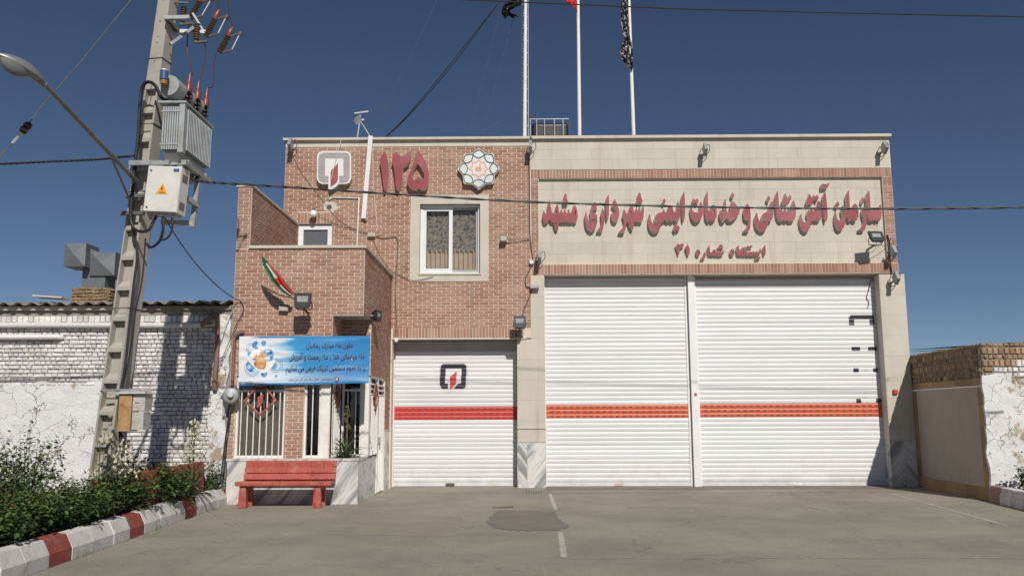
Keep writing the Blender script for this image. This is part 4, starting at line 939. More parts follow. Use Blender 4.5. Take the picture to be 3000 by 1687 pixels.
print_on('small_emblem', 'text_dark', bxp, [(0, 1, 2, 3)], .005); print_on('small_emblem', 'banner_tag', [bpx(*q) for q in ((1895, 885), (1935, 885), (1935, 938), (1895, 938))], [(0, 1, 2, 3)], .0065)
print_on('small_emblem', 'red_decal', [bpx(*q) for q in ((1905, 905), (1925, 895), (1928, 950), (1912, 962))], [(0, 1, 2, 3)], .008)

# ------------------------------------------------------------------ red diamond signs on the window bars
def diamond(label, C, ux, nrm, hw=.305, hh=.275):
    ux, nr = Vector(ux), Vector(nrm); C = Vector(C); T = thing('diamond_sign', label, 'sign', C-Vector((0,0,hh)), 'red diamond signs on the bars')
    def P(x, z, o): return C + ux*x + Vector((0, 0, z)) + nr*o
    def plate(loop, o0, o1, mat, name, hole=None):
        mb = MB(); mb.prism(loop, 0, 1, 0, 0, [hole] if hole else ()); mb.v = [tuple(P(v[0], v[2], o1 if v[1] == 0 else o0)) for v in mb.v]; return mb.obj(name, mat, T)
    ch = .055; D = [(-hw, 0), (-.08, hh), (.08, hh), (hw, 0), (0, -hh)]; D2 = [(x*.86, z*.86) for x, z in D]
    plate(D, 0, .018, 'red_paint', 'rim', D2)
    sq, sq2 = off(rbox(.21, .20, .02), 0, .08), off(rbox(.16, .15, .01), 0, .08); plate(sq, .002, .014, 'black_metal', 'square_ring', sq2)
    plate([(.05, .12), (.05, -.05), (-.05, -.14), (-.05, .06)], .002, .020, 'red_paint', 'blade')
    return T
diamond('red diamond sign with black square and red blade on the front window bars', (-4.80, YE+.025, 1.865), (1, 0, 0), (0, -1, 0))
diamond('red diamond sign seen edge on inside the planter recess', (RX0+.03, -2.95, 1.93), (0, 1, 0), (1, 0, 0), .27, .25)
diamond('red diamond sign on the side bars nearest the yard door', (ER+.012, -1.95, 1.93), (0, 1, 0), (1, 0, 0), .30, .27)

# ------------------------------------------------------------------ red bench
BE = thing('concrete_bench', 'red painted concrete bench with slatted back before the marble plinth', 'bench', (-4.15, -3.7, 0))
def bev(o, w=.012):
    m = o.modifiers.new('bevel', 'BEVEL'); m.width = w; m.segments = 2; m.limit_method = 'ANGLE'; return o
bev(MB().add([(-4.98, -4.08, .375), (-3.30, -4.08, .375), (-3.34, -3.60, .385), (-4.98, -3.60, .385), (-4.98, -4.08, .455), (-3.30, -4.08, .455), (-3.34, -3.60, .435), (-4.98, -3.60, .435)],
     [(0,3,2,1),(4,5,6,7),(0,1,5,4),(1,2,6,5),(2,3,7,6),(3,0,4,7)]).obj('seat', 'red_paint', BE), .02)
for i in range(3):
    z0 = .455+i*.113; y0 = -3.575+i*.022
    bev(MB().add([(-4.98+.01*i, y0-.04, z0), (-3.33, y0-.04, z0), (-3.33, y0+.03, z0), (-4.98+.01*i, y0+.03, z0), (-4.98+.01*i, y0-.018, z0+.103), (-3.33, y0-.018, z0+.103), (-3.33, y0+.052, z0+.103), (-4.98+.01*i, y0+.052, z0+.103)],
     [(0,3,2,1),(4,5,6,7),(0,1,5,4),(1,2,6,5),(2,3,7,6),(3,0,4,7)]).obj('back_slat', 'red_paint', BE))
MB().box(-4.93, -3.38, -3.57, -3.50, .43, .76).obj('back_core', 'red_paint', BE)
for x in (-4.85, -3.55):
    for y in (-3.98, -3.64):
        bev(MB().add([(x-.075, y-.06, 0), (x+.075, y-.06, 0), (x+.075, y+.06, 0), (x-.075, y+.06, 0), (x-.055, y-.05, .37), (x+.055, y-.05, .37), (x+.055, y+.05, .37), (x-.055, y+.05, .37)],
        [(0,3,2,1),(4,5,6,7),(0,1,5,4),(1,2,6,5),(2,3,7,6),(3,0,4,7)]).obj('leg', 'red_paint', BE))
    bev(MB().box(x-.05, x+.05, -3.95, -3.62, .30, .375).obj('seat_support', 'red_paint', BE))

# ------------------------------------------------------------------ neighbour's whitewashed building on the left
NB = thing('neighbour_building', 'low whitewashed brick building with corrugated roof left of the station', 'building', (-9, -3.3, 0))
YW = -3.30; WL, WR = -14.5, -5.40; WT = 3.50
MB().box(WL, WR, YW, 4, 0, WT).obj('wall', 'wall_joint', NB)
nbw = NB.children[0]
WB = Bricks()
holes = [(-14.5, -7.85, 0, 2.16)]
# courses of headers and stretchers, the top one set on edge
WB.field((0, YW, 0), FX, NF, -10.6, -5.72, .05, 3.30, holes, pitch=.205, course=.0775, joint=.014, var=.10, stag=.37)
WB.soldier((0, YW, 0), FX, NF, -10.6, -5.5, 3.31, 3.45, pitch=.105)
for k, it in enumerate(WB.items): WB.items[k] = it[:6] + ((5-abs(it[0].x+8)) * .2 + it[0].z,)
WB.build(nbw, 'whitewash', .030, 300, .014, 3, 'brickwork', .006)
# rendered lower part, lumpy
def lumpy(name, mat, x0, x1, z0, z1, y, parent, amp, n=90, edge=None, seed=0, axis='y'):
    from mathutils import noise as mn
    mb = MB(); nx = max(6, int((x1-x0)*22)); nz = max(6, int((z1-z0)*22))
    for j in range(nz+1):
        for i in range(nx+1):
            x = x0+(x1-x0)*i/nx; z = z0+(z1-z0)*j/nz
            zz = z + (0 if edge is None else edge*mn.noise(Vector((x*2.1, seed, 3)))*(j/nz)**3)
            d = amp*(mn.noise(Vector((x*1.3, z*1.3, seed)))*.7 + mn.noise(Vector((x*5, z*5, seed+4)))*.45 + mn.noise(Vector((x*14, z*14, seed+8)))*.25)
            xx = x + (.05*mn.noise(Vector((z*3, seed, 1))) if i in (0, nx) else 0)
            mb.v.append((xx, y-abs(amp)*1.1-d, zz))
    for j in range(nz):
        for i in range(nx): a = j*(nx+1)+i; mb.f.append((a, a+1, a+nx+2, a+nx+1)); mb.mi.append(0); mb.tn.append(.5)
    # rim back to the wall
    ring = [i for i in range(nx+1)] + [j*(nx+1)+nx for j in range(1, nz+1)] + [nz*(nx+1)+i for i in range(nx-1, -1, -1)] + [j*(nx+1) for j in range(nz-1, 0, -1)]
    b = len(mb.v)
    for r in ring: v = mb.v[r]; mb.v.append((v[0], y+.02, v[2]))
    m = len(ring)
    for k in range(m): mb.f.append((ring[k], ring[(k+1) % m], b+(k+1) % m, b+k)); mb.mi.append(0); mb.tn.append(.5)
    return mb.obj(name, mat, parent, True)
lumpy('plaster_render', 'limewash_plaster', -14.4, -7.70, .0, 2.20, YW, NB, .022, edge=.10, seed=2)
lumpy('plaster_render', 'limewash_worn', -5.74, -5.42, .0, 3.46, YW, NB, .05, seed=7)
# corrugated roof edge and board under it
cr = MB(); n = 0; xs = []; x = WL
while x < -5.42: xs.append(x); x += .028
zf = lambda x: 3.675+.030*math.sin(x*2*math.pi/.262)+.006*math.sin(x*.8)
pts = [(x, zf(x)) for x in xs]
for i in range(len(pts)-1):
    (xa, za), (xb, zb) = pts[i], pts[i+1]
    cr.add([(xa, YW-.20, za), (xb, YW-.20, zb), (xb, YW+3.2, zb+.25), (xa, YW+3.2, za+.25), (xa, YW-.20, za-.013), (xb, YW-.20, zb-.013), (xb, YW+3.2, zb+.237), (xa, YW+3.2, za+.237)], [(0,1,2,3),(4,7,6,5),(0,4,5,1)])
cr.obj('corrugated_roof', 'corrugated', NB, fix=False)
MB().box(WL, -7.1, YW-.07, YW+.1, 3.555, 3.625).obj('eaves_board', 'cream_stone', NB); MB().box(-7.1, -5.42, YW-.05, YW+.1, 3.55, 3.61).obj('eaves_board', 'corrugated', NB)
MB().box(WL, WR, YW+.0, YW+.4, 3.50, 3.64).obj('wall_head', 'wall_joint', NB)
pv = MB().tube([(-14, YW-.10, 3.27), (-9, YW-.10, 3.265), (-5.95, YW-.10, 3.25)], .052, 12).obj('water_pipe', 'pvc', None, True); tag(pv, 'long upper white plastic pipe running along the whitewashed brick wall', 'pipe', 'pipes along the wall')
pv = MB().tube([(-14, YW-.09, 3.045), (-8.62, YW-.09, 3.045), (-8.57, YW-.03, 3.04)], .052, 12).obj('water_pipe', 'pvc', None, True); tag(pv, 'short lower white plastic pipe ending near the power pole', 'pipe', 'pipes along the wall')
dp = MB().tube(spline([(-5.96, YW-.095, 3.25), (-5.699,-3.42,3.442), (-5.642,-3.42,3.345), (-5.624,-3.42,2.79), (-5.64,-3.42,2.19), (-5.633,-3.4,2.06)], 4), .042, 10).obj('downpipe', 'brown_pipe', None, True); tag(dp, 'brown downpipe with a bend at the top on the whitewashed wall corner', 'pipe')
dp2 = thing('downpipe', 'thin brown downpipe ending beside the grey gas regulator', 'pipe', (-5.3, YE-.06, 2.1))
MB().tube([(-5.268,-3.46,3.066), (-5.295,-3.46,3.007), (-5.301,-3.46,2.639), (-5.301,-3.46,2.144)], .026, 8).obj('pipe', 'brown_pipe', dp2, True)
MB().tube([(-5.268,-3.46,3.066), (-5.204,-3.46,3.117), (-5.157,-3.4,3.115)], .04, 8).obj('elbow', 'brown_pipe', dp2, True)
gm = thing('gas_regulator', 'round grey gas regulator with pipes at the corner of the entrance', 'gas meter', (-5.4, YE-.1, 2.0))
MB().lathe([(.03, -.09), (.13, -.08), (.15, -.03), (.155, 0), (.15, .03), (.13, .07), (.05, .10), (.045, .16)], (-5.284,-3.55,1.939), (.25, -1, .15), 18).obj('housing', 'galv', gm, True)
MB().tube(spline([(-5.504,-3.47,2.021), (-5.452,-3.47,1.985), (-5.436,-3.47,1.804), (-5.444,-3.44,1.588)], 4), .024, 8).obj('pipe', 'galv_light', gm, True)
MB().tube([(-5.441,-3.47,1.912), (-5.317,-3.47,1.926)], .024, 8).obj('pipe', 'galv', gm, True)
MB().tube(spline([(-5.304,-3.52,1.839), (-5.299,-3.55,1.624), (-5.334,-3.58,1.198), (-5.375,-3.62,0.498)], 4), .016, 7).obj('hose', 'dark_cable', gm, True)
# chimney and cowl
CH = thing('roof_chimney', 'stub of crumbling brown brick chimney on the corrugated roof', 'chimney', (-8.27, -2.9, 3.75))
cb = Bricks()
MB().box(-8.62, -7.92, -3.02, -2.4, 3.70, 4.02).obj('core', 'adobe', CH)
cb.field((0, -3.02, 0), FX, NF, -8.62, -7.92, 3.72, 4.03, pitch=.17, course=.062, joint=.012, var=.25); cb.field((-7.92, 0, 0), UY, RXn, -3.02, -2.4, 3.72, 4.03, pitch=.17, course=.062, joint=.012, var=.2)
cb.build(CH, 'adobe', .03, 300, .014, 9, 'brickwork', .012)
MB().obox((-8.85, -3.3, 3.80), (.55, .3, .03), Matrix.Rotation(R(4), 3, 'Y')).obj('loose_board', 'cream_stone', CH)
CW = thing('vent_cowl', 'grey sheet metal roof cowl with two boxy mouths on a square duct', 'vent', (-8.27, -2.72, 4.02))
MB().box(-8.49, -8.04, -2.92, -2.50, 4.0, 4.47).obj('duct', 'cowl_metal', CW)
# the hood: a cranked box with creased sheet faces
def hood(cx0, cx1, ya, yb, z0, z1, bulge, name):
    xm, zm = (cx0+cx1)/2, (z0+z1)/2; c = (xm, ya-bulge, zm)
    mb = MB(); mb.box(cx0, cx1, ya, yb, z0, z1)
    mb.add([(cx0, ya-.002, z0), (cx1, ya-.002, z0), (cx1, ya-.002, z1), (cx0, ya-.002, z1), c], [(0, 1, 4), (1, 2, 4), (2, 3, 4), (3, 0, 4)])
    return mb.obj(name, 'cowl_metal', CW)
hood(-8.74, -8.33, -3.16, -2.66, 4.42, 4.87, .06, 'hood')
hood(-8.33, -7.85, -2.96, -2.40, 4.27, 4.73, .07, 'hood')
MB().add([(-8.52, -3.0, 4.45), (-8.1, -2.9, 4.40), (-8.1, -2.5, 4.40), (-8.52, -2.5, 4.45), (-8.50, -3.05, 4.86), (-8.15, -2.93, 4.72), (-8.15, -2.5, 4.72), (-8.50, -2.5, 4.86)], [(0,3,2,1),(4,5,6,7),(0,1,5,4),(1,2,6,5),(2,3,7,6),(3,0,4,7)]).obj('bridge', 'cowl_metal', CW)

# ------------------------------------------------------------------ boundary wall on the right
RW = thing('boundary_wall', 'plastered boundary wall with brown tile borders and raw brick top right of the doors', 'wall', (8.8, -1.6, 0))
A, B = Vector((8.69, -.005, 0)), Vector((8.55, -3.15, 0)); dv = (A-B).normalized(); nl = Vector((-dv.y, dv.x, 0))   # nl points to the yard (left)
LWl = (A-B).length
def along(s_, o, z): return B + dv*s_ + nl*o + Vector((0, 0, z))
def wbox(s0, s1, o0, o1, z0, z1, name, mat, parent, t=.5):
    mb = MB(); mb.add([along(s0, o0, z0), along(s1, o0, z0), along(s1, o1, z0), along(s0, o1, z0), along(s0, o0, z1), along(s1, o0, z1), along(s1, o1, z1), along(s0, o1, z1)],
       [(0,3,2,1),(4,5,6,7),(0,1,5,4),(1,2,6,5),(2,3,7,6),(3,0,4,7)], 0, t); return mb.obj(name, mat, parent)
rwb = wbox(0, LWl+.3, -.35, 0, 0, 2.235, 'wall', 'plaster_beige', RW)
wbox(0, LWl+.3, -.33, -.02, 2.235, 2.865, 'brick_core', 'wall_joint', RW)
def btile(s0, s1, z0, z1): wbox(s0+.002, s1-.002, 0, .016, z0+.002, z1-.002, 'border_tile', 'sand_tile', RW, rng.random())
s0 = 0
for k in range(9): btile(LWl*k/9, LWl*(k+1)/9, 2.10, 2.235)
wbox(0, LWl, 0, .030, 2.07, 2.098, 'white_strip', 'white_paint', RW)
for k in range(7): btile(LWl*k/7, LWl*(k+1)/7, .0, .235)
for z0, z1 in ((.235, .62), (.62, 1.0), (1.0, 1.35), (1.35, 1.72), (1.72, 2.07)): btile(0, .17, z0, z1); btile(LWl-.17, LWl, z0, z1)
TB = Bricks()
for k, (za, zb, sol) in enumerate(((2.24, 2.33, 0), (2.34, 2.43, 0), (2.44, 2.57, 1), (2.58, 2.66, 0), (2.67, 2.80, 1))):
    if sol: TB.soldier(B-nl*.02, dv, nl, 0, LWl, za, zb, .095)
    else: TB.field(B-nl*.02, dv, nl, 0, LWl, za, zb, pitch=.13, course=.09, var=.15)
TB.field(B-nl*.02, dv, nl, 0, LWl, 2.81, 2.875, pitch=.2, course=.065, var=.1)
TB.build(RW, 'tan_brick', .028, 300, .012, 5, 'brickwork', .006)
# street side wall turning right, worn limewash with raw bricks above
SWl = thing('yard_wall', 'flaking limewashed mud wall with tan bricks on top at the right edge', 'wall', (9.8, -3.15, 0))
MB().box(8.57, 16, -3.17, -2.80, 0, 2.865).obj('wall', 'wall_joint', SWl)
lumpy('plaster_render', 'limewash_worn', 8.53, 12.0, 0, 2.28, -3.17, SWl, .032, edge=.16, seed=21)
t2 = Bricks(); O2 = (0, -3.17, 0)
for za, zb, sol in ((2.24, 2.33, 0), (2.34, 2.43, 0), (2.44, 2.57, 1), (2.58, 2.66, 0), (2.67, 2.80, 1)):
    if sol: t2.soldier(O2, FX, NF, 8.57, 12.2, za, zb, .105)
    else: t2.field(O2, FX, NF, 8.57, 12.2, za, zb, pitch=.17, course=.09, var=.15)
t2.field(O2, FX, NF, 8.57, 12.2, 2.81, 2.88, pitch=.2, course=.07, var=.1)
TAN = [i for i in t2.items if i[0].z > 2.6 or (i[0].z > 2.43 and i[0].x < 9.2) or i[0].x < 8.8]; WHT = [i for i in t2.items if i not in TAN]
t2.items = TAN; t2.build(SWl, 'tan_brick', .026, 300, .012, 6, 'brickwork', .006); t2.items = WHT; t2.build(SWl, 'whitewash', .026, 300, .012, 7, 'brickwork', .006)
rf = MB().add([(9.3, -2.9, 2.91), (16, -2.9, 3.02), (16, 4, 3.5), (9.3, 2.0, 3.12)], [(0, 1, 2, 3)]); rf.v += [(x, y, z-.05) for x, y, z in rf.v[:4]]; rf.add([], []); rf.f += [(0, 4, 5, 1), (4, 7, 6, 5)]; rf.mi += [0, 0]; rf.tn += [.5, .5]
rf.obj('roof_felt', 'steel_dark', SWl)

# ------------------------------------------------------------------ flower bed: kerbs, soil, low red wall
def kx(y): return -5.354+.0486*(-2.888-y)
KB = thing('painted_kerb', 'red and white painted kerb stones along the left flower bed', 'kerb', (-5.1, -7, 0))
ky = [-11.6, -11.25, -10.80, -10.35, -9.861, -9.351, -8.803, -8.238, -7.738, -7.247, -6.65, -6.16, -5.594, -5.055, -4.472, -3.932, -3.42, -2.95]
for i in range(len(ky)-1):
    a, b = ky[i]+.0015, ky[i+1]-.0015; j = lambda k=.006: rng.uniform(-k, k)
    prof = [(0, 0), (0, .135), (-.075, .285), (-.21, .30), (-.21, 0)]
    dx = j(); dz = j(); n = len(prof); red = i in (4, 8, 12, 16)
    mb = MB(); mb.add([(kx(y)+x+dx, y, z+(dz if z else 0)) for y in (a, b) for x, z in prof], [(k, (k+1) % n, n+(k+1) % n, n+k) for k in range(n)] + [tuple(range(n)), tuple(range(2*n-1, n-1, -1))], 0, rng.random())
    bev(mb.obj('kerb_stone', 'kerb_red' if red else 'kerb_white', KB), .006)
from mathutils import noise as mnoise
sl = MB(); nx, ny = 40, 60
for jj in range(ny+1):
    for ii in range(nx+1):
        y = -12+(8.68)*jj/ny; x0 = -13; x1 = kx(y)-.15; x = x0+(x1-x0)*ii/nx
        sl.v.append((x, y, .20+.05*mnoise.noise(Vector((x*1.5, y*1.5, 0)))+.02*mnoise.noise(Vector((x*6, y*6, 2)))))
for jj in range(ny):
    for ii in range(nx): a = jj*(nx+1)+ii; sl.f.append((a, a+1, a+nx+2, a+nx+1)); sl.mi.append(0); sl.tn.append(.5)
tag(sl.obj('flower_bed', 'soil', None, True, fix=False), kind='structure')
lw = MB()
prof = []
for k in range(7): a_ = R(90*k/6); prof.append((-4.10-.10+.10*math.sin(a_), .80-.10+.10*math.cos(a_)))   # rounded far top corner
lp = [(-6.70, .1), (-6.70, .80)] + prof + [(-4.10, .1)]
n = len(lp); lw.add([(-5.50+.0*y, y, z) for y, z in lp] + [(-5.62, y, z) for y, z in lp], [tuple(range(n)), tuple(range(2*n-1, n-1, -1))] + [(k, (k+1) % n, n+(k+1) % n, n+k) for k in range(n)])
tag(bev(lw.obj('low_wall', 'red_paint'), .02), 'low red painted slab with rounded corner half hidden behind the rose bushes', 'low wall')
RK = thing('painted_kerb', 'faded red and white kerb stones at the right edge beside the mud wall', 'kerb', (8.4, -4, 0))
ra, rb = Vector((8.46, -3.22)), Vector((8.26, -4.75)); L = (rb-ra).length; d = (rb-ra)/L; nn = Vector((d.y, -d.x))
if nn.x > 0: nn = -nn
for i in range(4):
    s0, s1 = i*.48+.004, (i+1)*.48-.004; prof = [(0, 0), (0, .15), (-.06, .29), (-.20, .30), (-.20, 0)]; n = len(prof)
    mb = MB(); mb.add([tuple((ra+d*s_-nn*(-x)*1.0).to_3d()+Vector((0,0,z))) for s_ in (s0, s1) for x, z in prof], [(k, (k+1) % n, n+(k+1) % n, n+k) for k in range(n)] + [tuple(range(n)), tuple(range(2*n-1, n-1, -1))])
    bev(mb.obj('kerb_stone', 'kerb_faded' if i == 0 else 'kerb_white', RK), .012)
mb = MB(); mb.add([(8.62, -3.13, .22), (12, -3.13, .22), (12, -6, .22), (8.45, -5, .22)], [(0, 1, 2, 3)]); tag(mb.obj('soil_bed', 'soil', fix=False), kind='structure')

# ------------------------------------------------------------------ plants
def leaves(mb, centre, rad, count, size, r2, hollow=.3, squash=1.0, m=0):
    c = Vector(centre)
    for _ in range(count):
        while True:
            p = Vector((r2.uniform(-1, 1), r2.uniform(-1, 1), r2.uniform(-1, 1)))
            if hollow < p.length < 1: break
        p = c + Vector((p.x*rad[0], p.y*rad[1], p.z*rad[2]))
        leaf(mb, p, size*r2.uniform(.6, 1.3), r2, m)
def leaf(mb, p, s_, r2, m=0, droop=.2):
    a = r2.uniform(0, 6.283); e = r2.uniform(-.9, .5); d = Vector((math.cos(a)*math.cos(e), math.sin(a)*math.cos(e), math.sin(e)))
    w = d.cross(Vector((r2.uniform(-.4, .4), r2.uniform(-.4, .4), 1))).normalized()*s_*.36; nrm = w.cross(d).normalized()*s_*.10
    b = p; t1 = p+d*s_; mid = p+d*s_*.45
    mb.add([b, mid+w+nrm, t1, mid-w+nrm, mid], [(0, 1, 4), (1, 2, 4), (2, 3, 4), (3, 0, 4)], m, r2.random())
def rose_bush(label, base, h, w, n, seed, tall=0, young=.17):
    r2 = random.Random(seed); base = Vector(base); T = thing('rose_bush', label, 'bush', base, 'rose bushes in the flower bed')
    st_ = MB(); fo = MB(); fl = MB()
    tips = []
    for k in range(9+tall*3):
        a = r2.uniform(0, 6.283); rr_ = w*r2.uniform(.15, .95); hh = h*r2.uniform(.55, 1.0)*(1.0 if k >= tall*3 else 1.0)
        tip = base + Vector((math.cos(a)*rr_, math.sin(a)*rr_, hh)); mid = base.lerp(tip, .5)+Vector((r2.uniform(-.08, .08), r2.uniform(-.08, .08), .08))
        path = spline([base+Vector((r2.uniform(-.08, .08), r2.uniform(-.08, .08), -.05)), mid, tip], 4); st_.tube(path, [.009*(1-.75*i/(len(path)-1)) for i in range(len(path))], 4); tips.append((path, tip))
    for path, tip in tips:
        for q in path[2:]:
            for _ in range(int(n*.05/len(path))+1): leaf(fo, q+Vector((r2.gauss(0, .06), r2.gauss(0, .06), r2.gauss(0, .05))), r2.uniform(.035, .07), r2, 1 if r2.random() < young else 0)
    for b in range(7):
        c = base + Vector((r2.uniform(-.75, .75)*w, r2.uniform(-.75, .75)*w, h*r2.uniform(.25, .62)))
        leaves(fo, c, (w*.5, w*.5, h*.26), int(n/7), .062, r2, .15, m=0); leaves(fo, c+Vector((0, 0, h*.1)), (w*.45, w*.45, h*.24), int(n*young/5), .05, r2, .6, m=1)
    leaves(fo, base+Vector((0, 0, h*.3)), (w*.95, w*.95, h*.36), int(n*.4), .065, r2, .2)
    leaves(fo, base+Vector((0, 0, h*.62)), (w*.7, w*.7, h*.3), int(n*.035), .04, r2, .4, m=2)
    st_.obj('stems', 'stem', T, fix=False); o = fo.obj('foliage', ['leaf', 'leaf_young', 'leaf_red'], T, fix=False); o['kind'] = 'stuff'
    return T
def bloom(T, p, mat, r2, s_=.045):
    mb = MB()
    for k in range(14):
        a = r2.uniform(0, 6.283); e = r2.uniform(-.2, 1.2); d = Vector((math.cos(a)*math.cos(e), math.sin(a)*math.cos(e), math.sin(e))); w = d.cross(Vector((0, 0, 1))).normalized()*s_*.5
        q = Vector(p); mb.add([q, q+d*s_*.6+w, q+d*s_, q+d*s_*.6-w], [(0, 1, 2, 3)], 0, r2.random())
    mb.obj('flower', mat, T, fix=False)
GB = [  # x, y, height, width, leaves, tall, label
 (-5.62, -10.35, .62, .52, 1500, 0, 'dense dark rose bush nearest the camera at the left edge'),
 (-5.72, -9.45, .66, .52, 1500, 0, 'dense rose bush behind the first red kerb stone'),
 (-6.35, -9.7, .70, .50, 1100, 0, 'rose bush with red blooms at the left edge of the bed'),
 (-5.68, -8.65, .66, .50, 1500, 0, 'round rose bush behind the long white kerb run'),
 (-6.35, -8.75, .98, .50, 900, 2, 'rose bush with thin upright shoots left of the power pole'),
 (-7.0, -8.2, 1.22, .55, 520, 4, 'sparse tall rose bush before the cracked plaster'),
 (-6.55, -7.7, 1.30, .42, 560, 4, 'tall leggy rose bush close to the left of the power pole'),
 (-5.68, -7.85, .60, .46, 1400, 0, 'rose bush behind the second red kerb stone'),
 (-5.58, -6.95, .68, .42, 1300, 0, 'low rose bush beside the front yucca'),
 (-5.48, -5.95, .80, .42, 1300, 0, 'low rose bush before the low red slab'),
 (-5.47, -5.30, .66, .32, 900, 0, 'small rose bush growing between slab and kerb'),
 (-5.95, -6.1, .95, .34, 380, 1, 'thin rose bush behind the low red slab'),
 (-7.9, -8.8, 1.0, .55, 500, 3, 'straggly rose bush at the far left of the bed'),
 (-5.55, -3.62, .58, .24, 260, 1, 'little weedy bush at the corner by the red bench')]
bushes = []
for i, (x, y, h, w, n, tall, lab) in enumerate(GB): bushes.append(rose_bush(lab, (x, y, .2), h, w, n, 100+i, tall))
r3 = random.Random(5)
for bi, p, m in ((2, (-6.12, -9.9, .72), 'flower_red'), (2, (-6.3, -9.95, .82), 'flower_red'), (4, (-6.2, -8.9, .70), 'flower_red'), (1, (-5.5, -9.3, .58), 'flower_yellow'), (8, (-5.42, -7.05, .56), 'flower_yellow'), (8, (-5.5, -7.1, .60), 'flower_yellow'), (7, (-5.55, -7.9, .7), 'flower_red'), (0, (-5.6, -10.4, .7), 'flower_red')): bloom(bushes[bi], p, m, r3, .06)
def yucca(label, base, n, Lf, spike, seed, dry=False):
    r2 = random.Random(seed); B0 = Vector(base); T = thing('yucca_plant', label, 'plant', B0, 'yucca plants')
    for k in range(n):
        a = k*2.39996+r2.uniform(-.2, .2); e = R(82-72*(k/n)**.8)+r2.uniform(-.12, .12); L_ = Lf*r2.uniform(.75, 1.1)
        dh = Vector((math.cos(a), math.sin(a), 0)); side = Vector((-math.sin(a), math.cos(a), 0)); pts = []; q = B0+Vector((0, 0, .04+.10*(1-k/n))); ee = e
        mb = MB(); N_ = 6
        for i in range(N_+1):
            w = Lf*.043*(math.sin(math.pi*min(1, .18+.82*i/N_))**.7)*(1-.15*(i/N_)) if i < N_ else .002
            up = Vector((0, 0, 1))*w*.5
            mb.v += [tuple(q-side*w+up), tuple(q), tuple(q+side*w+up)]
            q = q + (dh*math.cos(ee)+Vector((0, 0, math.sin(ee))))*L_/N_; ee -= .10+.10*(1-math.sin(e))
        for i in range(N_):
            for j in (0, 1): a0 = i*3+j; mb.f.append((a0, a0+1, a0+4, a0+3)); mb.mi.append(0); mb.tn.append(r2.random())
        mb.obj('leaf', 'yucca_leaf', T, True, fix=False)
    if spike:
        top = B0+Vector((r2.uniform(-.03, .03), 0, spike)); MB().tube([B0, B0.lerp(top, .5)+Vector((.01, 0, 0)), top], [.016, .013, .006], 6).obj('flower_stalk', 'stem', T)
        fl = MB()
        for k in range(74 if not dry else 26):
            f = r2.uniform(.5, 1.0) if not dry else r2.uniform(.55, 1); c = B0.lerp(top, f); a = r2.uniform(0, 6.283); rr_ = (.20 if not dry else .10)*(1.15-f)/.6*r2.uniform(.2, 1.1)+.015
            p = c+Vector((math.cos(a)*rr_, math.sin(a)*rr_, r2.uniform(-.02, .03)))
            if dry: fl.tube([c, p], .004, 4)
            fl.lathe([(.004, .02), (.014, .008), (.017, -.012), (.010, -.030)], p, (r2.uniform(-.8, .8), r2.uniform(-.8, .8), 1), 6, 0, r2.random())
            fl.tube([c, p+Vector((0, 0, .03))], .003, 3, 1)
        o = fl.obj('flowers', ['yucca_flower' if not dry else 'stem', 'stem'], T, True, fix=False); o['kind'] = 'stuff'
    return T
yucca('yucca with pale flower spike in the bed beside the low red slab', (-5.48, -4.75, .22), 34, .62, 1.30, 11)
yucca('yucca with drooping cream flowers in the bed right of the power pole', (-5.62, -6.95, .22), 30, .55, 1.05, 12)
yucca('spiky yucca in the marble planter under the banner', (-3.27, -2.98, PL-.08), 38, .50, 1.05, 13, True)
# tall stems crossing the low wall near the pole
for (x, y, h, sd_, lab) in ((-5.80, -7.15, 1.25, 31, 'thin shoot in pale bloom right beside the rusty meter box'), ):
    T = rose_bush(lab, (x, y, .2), h, .16, 60, sd_, 0); r4 = random.Random(sd_)
    for k in range(12): bloom(T, (x+r4.uniform(-.06, .14), y+r4.uniform(-.1, .1), .2+h*r4.uniform(.62, 1.12)), 'yucca_flower', r4, .05)
gw = MB(); r5 = random.Random(77)
for k in range(900):
    y = r5.uniform(-11, -3.2); x = kx(y)+ (r5.uniform(-.45, -.22) if r5.random() < .82 else r5.uniform(.0, .05)); z0 = .2 if x < kx(y)-.2 else 0
    if z0 == 0 and mnoise.noise(Vector((y*1.7, 0, 0))) < .18: continue
    h = r5.uniform(.03, .11); a = r5.uniform(0, 6.283); w = .004; d = Vector((math.cos(a), math.sin(a), 0)); p = Vector((x, y, z0))
    gw.add([p-d*w, p+d*w, p+Vector((r5.uniform(-.05, .05), r5.uniform(-.05, .05), h))], [(0, 1, 2)], 0, r5.random())
tag(gw.obj('weeds', 'leaf_young', fix=False), 'thin grass and weeds along the kerb', 'weeds', kind='stuff')
RB = rose_bush('flowering bush at the right edge before the mud wall', (9.05, -3.95, .2), .75, .42, 900, 201, 0); RB['group'] = 'bushes at the right'
r6 = random.Random(3)
for k in range(7): bloom(RB, (8.95+r6.uniform(-.3, .3), -4.15+r6.uniform(-.2, .2), .55+r6.uniform(0, .35)), 'flower_red', r6, .06)

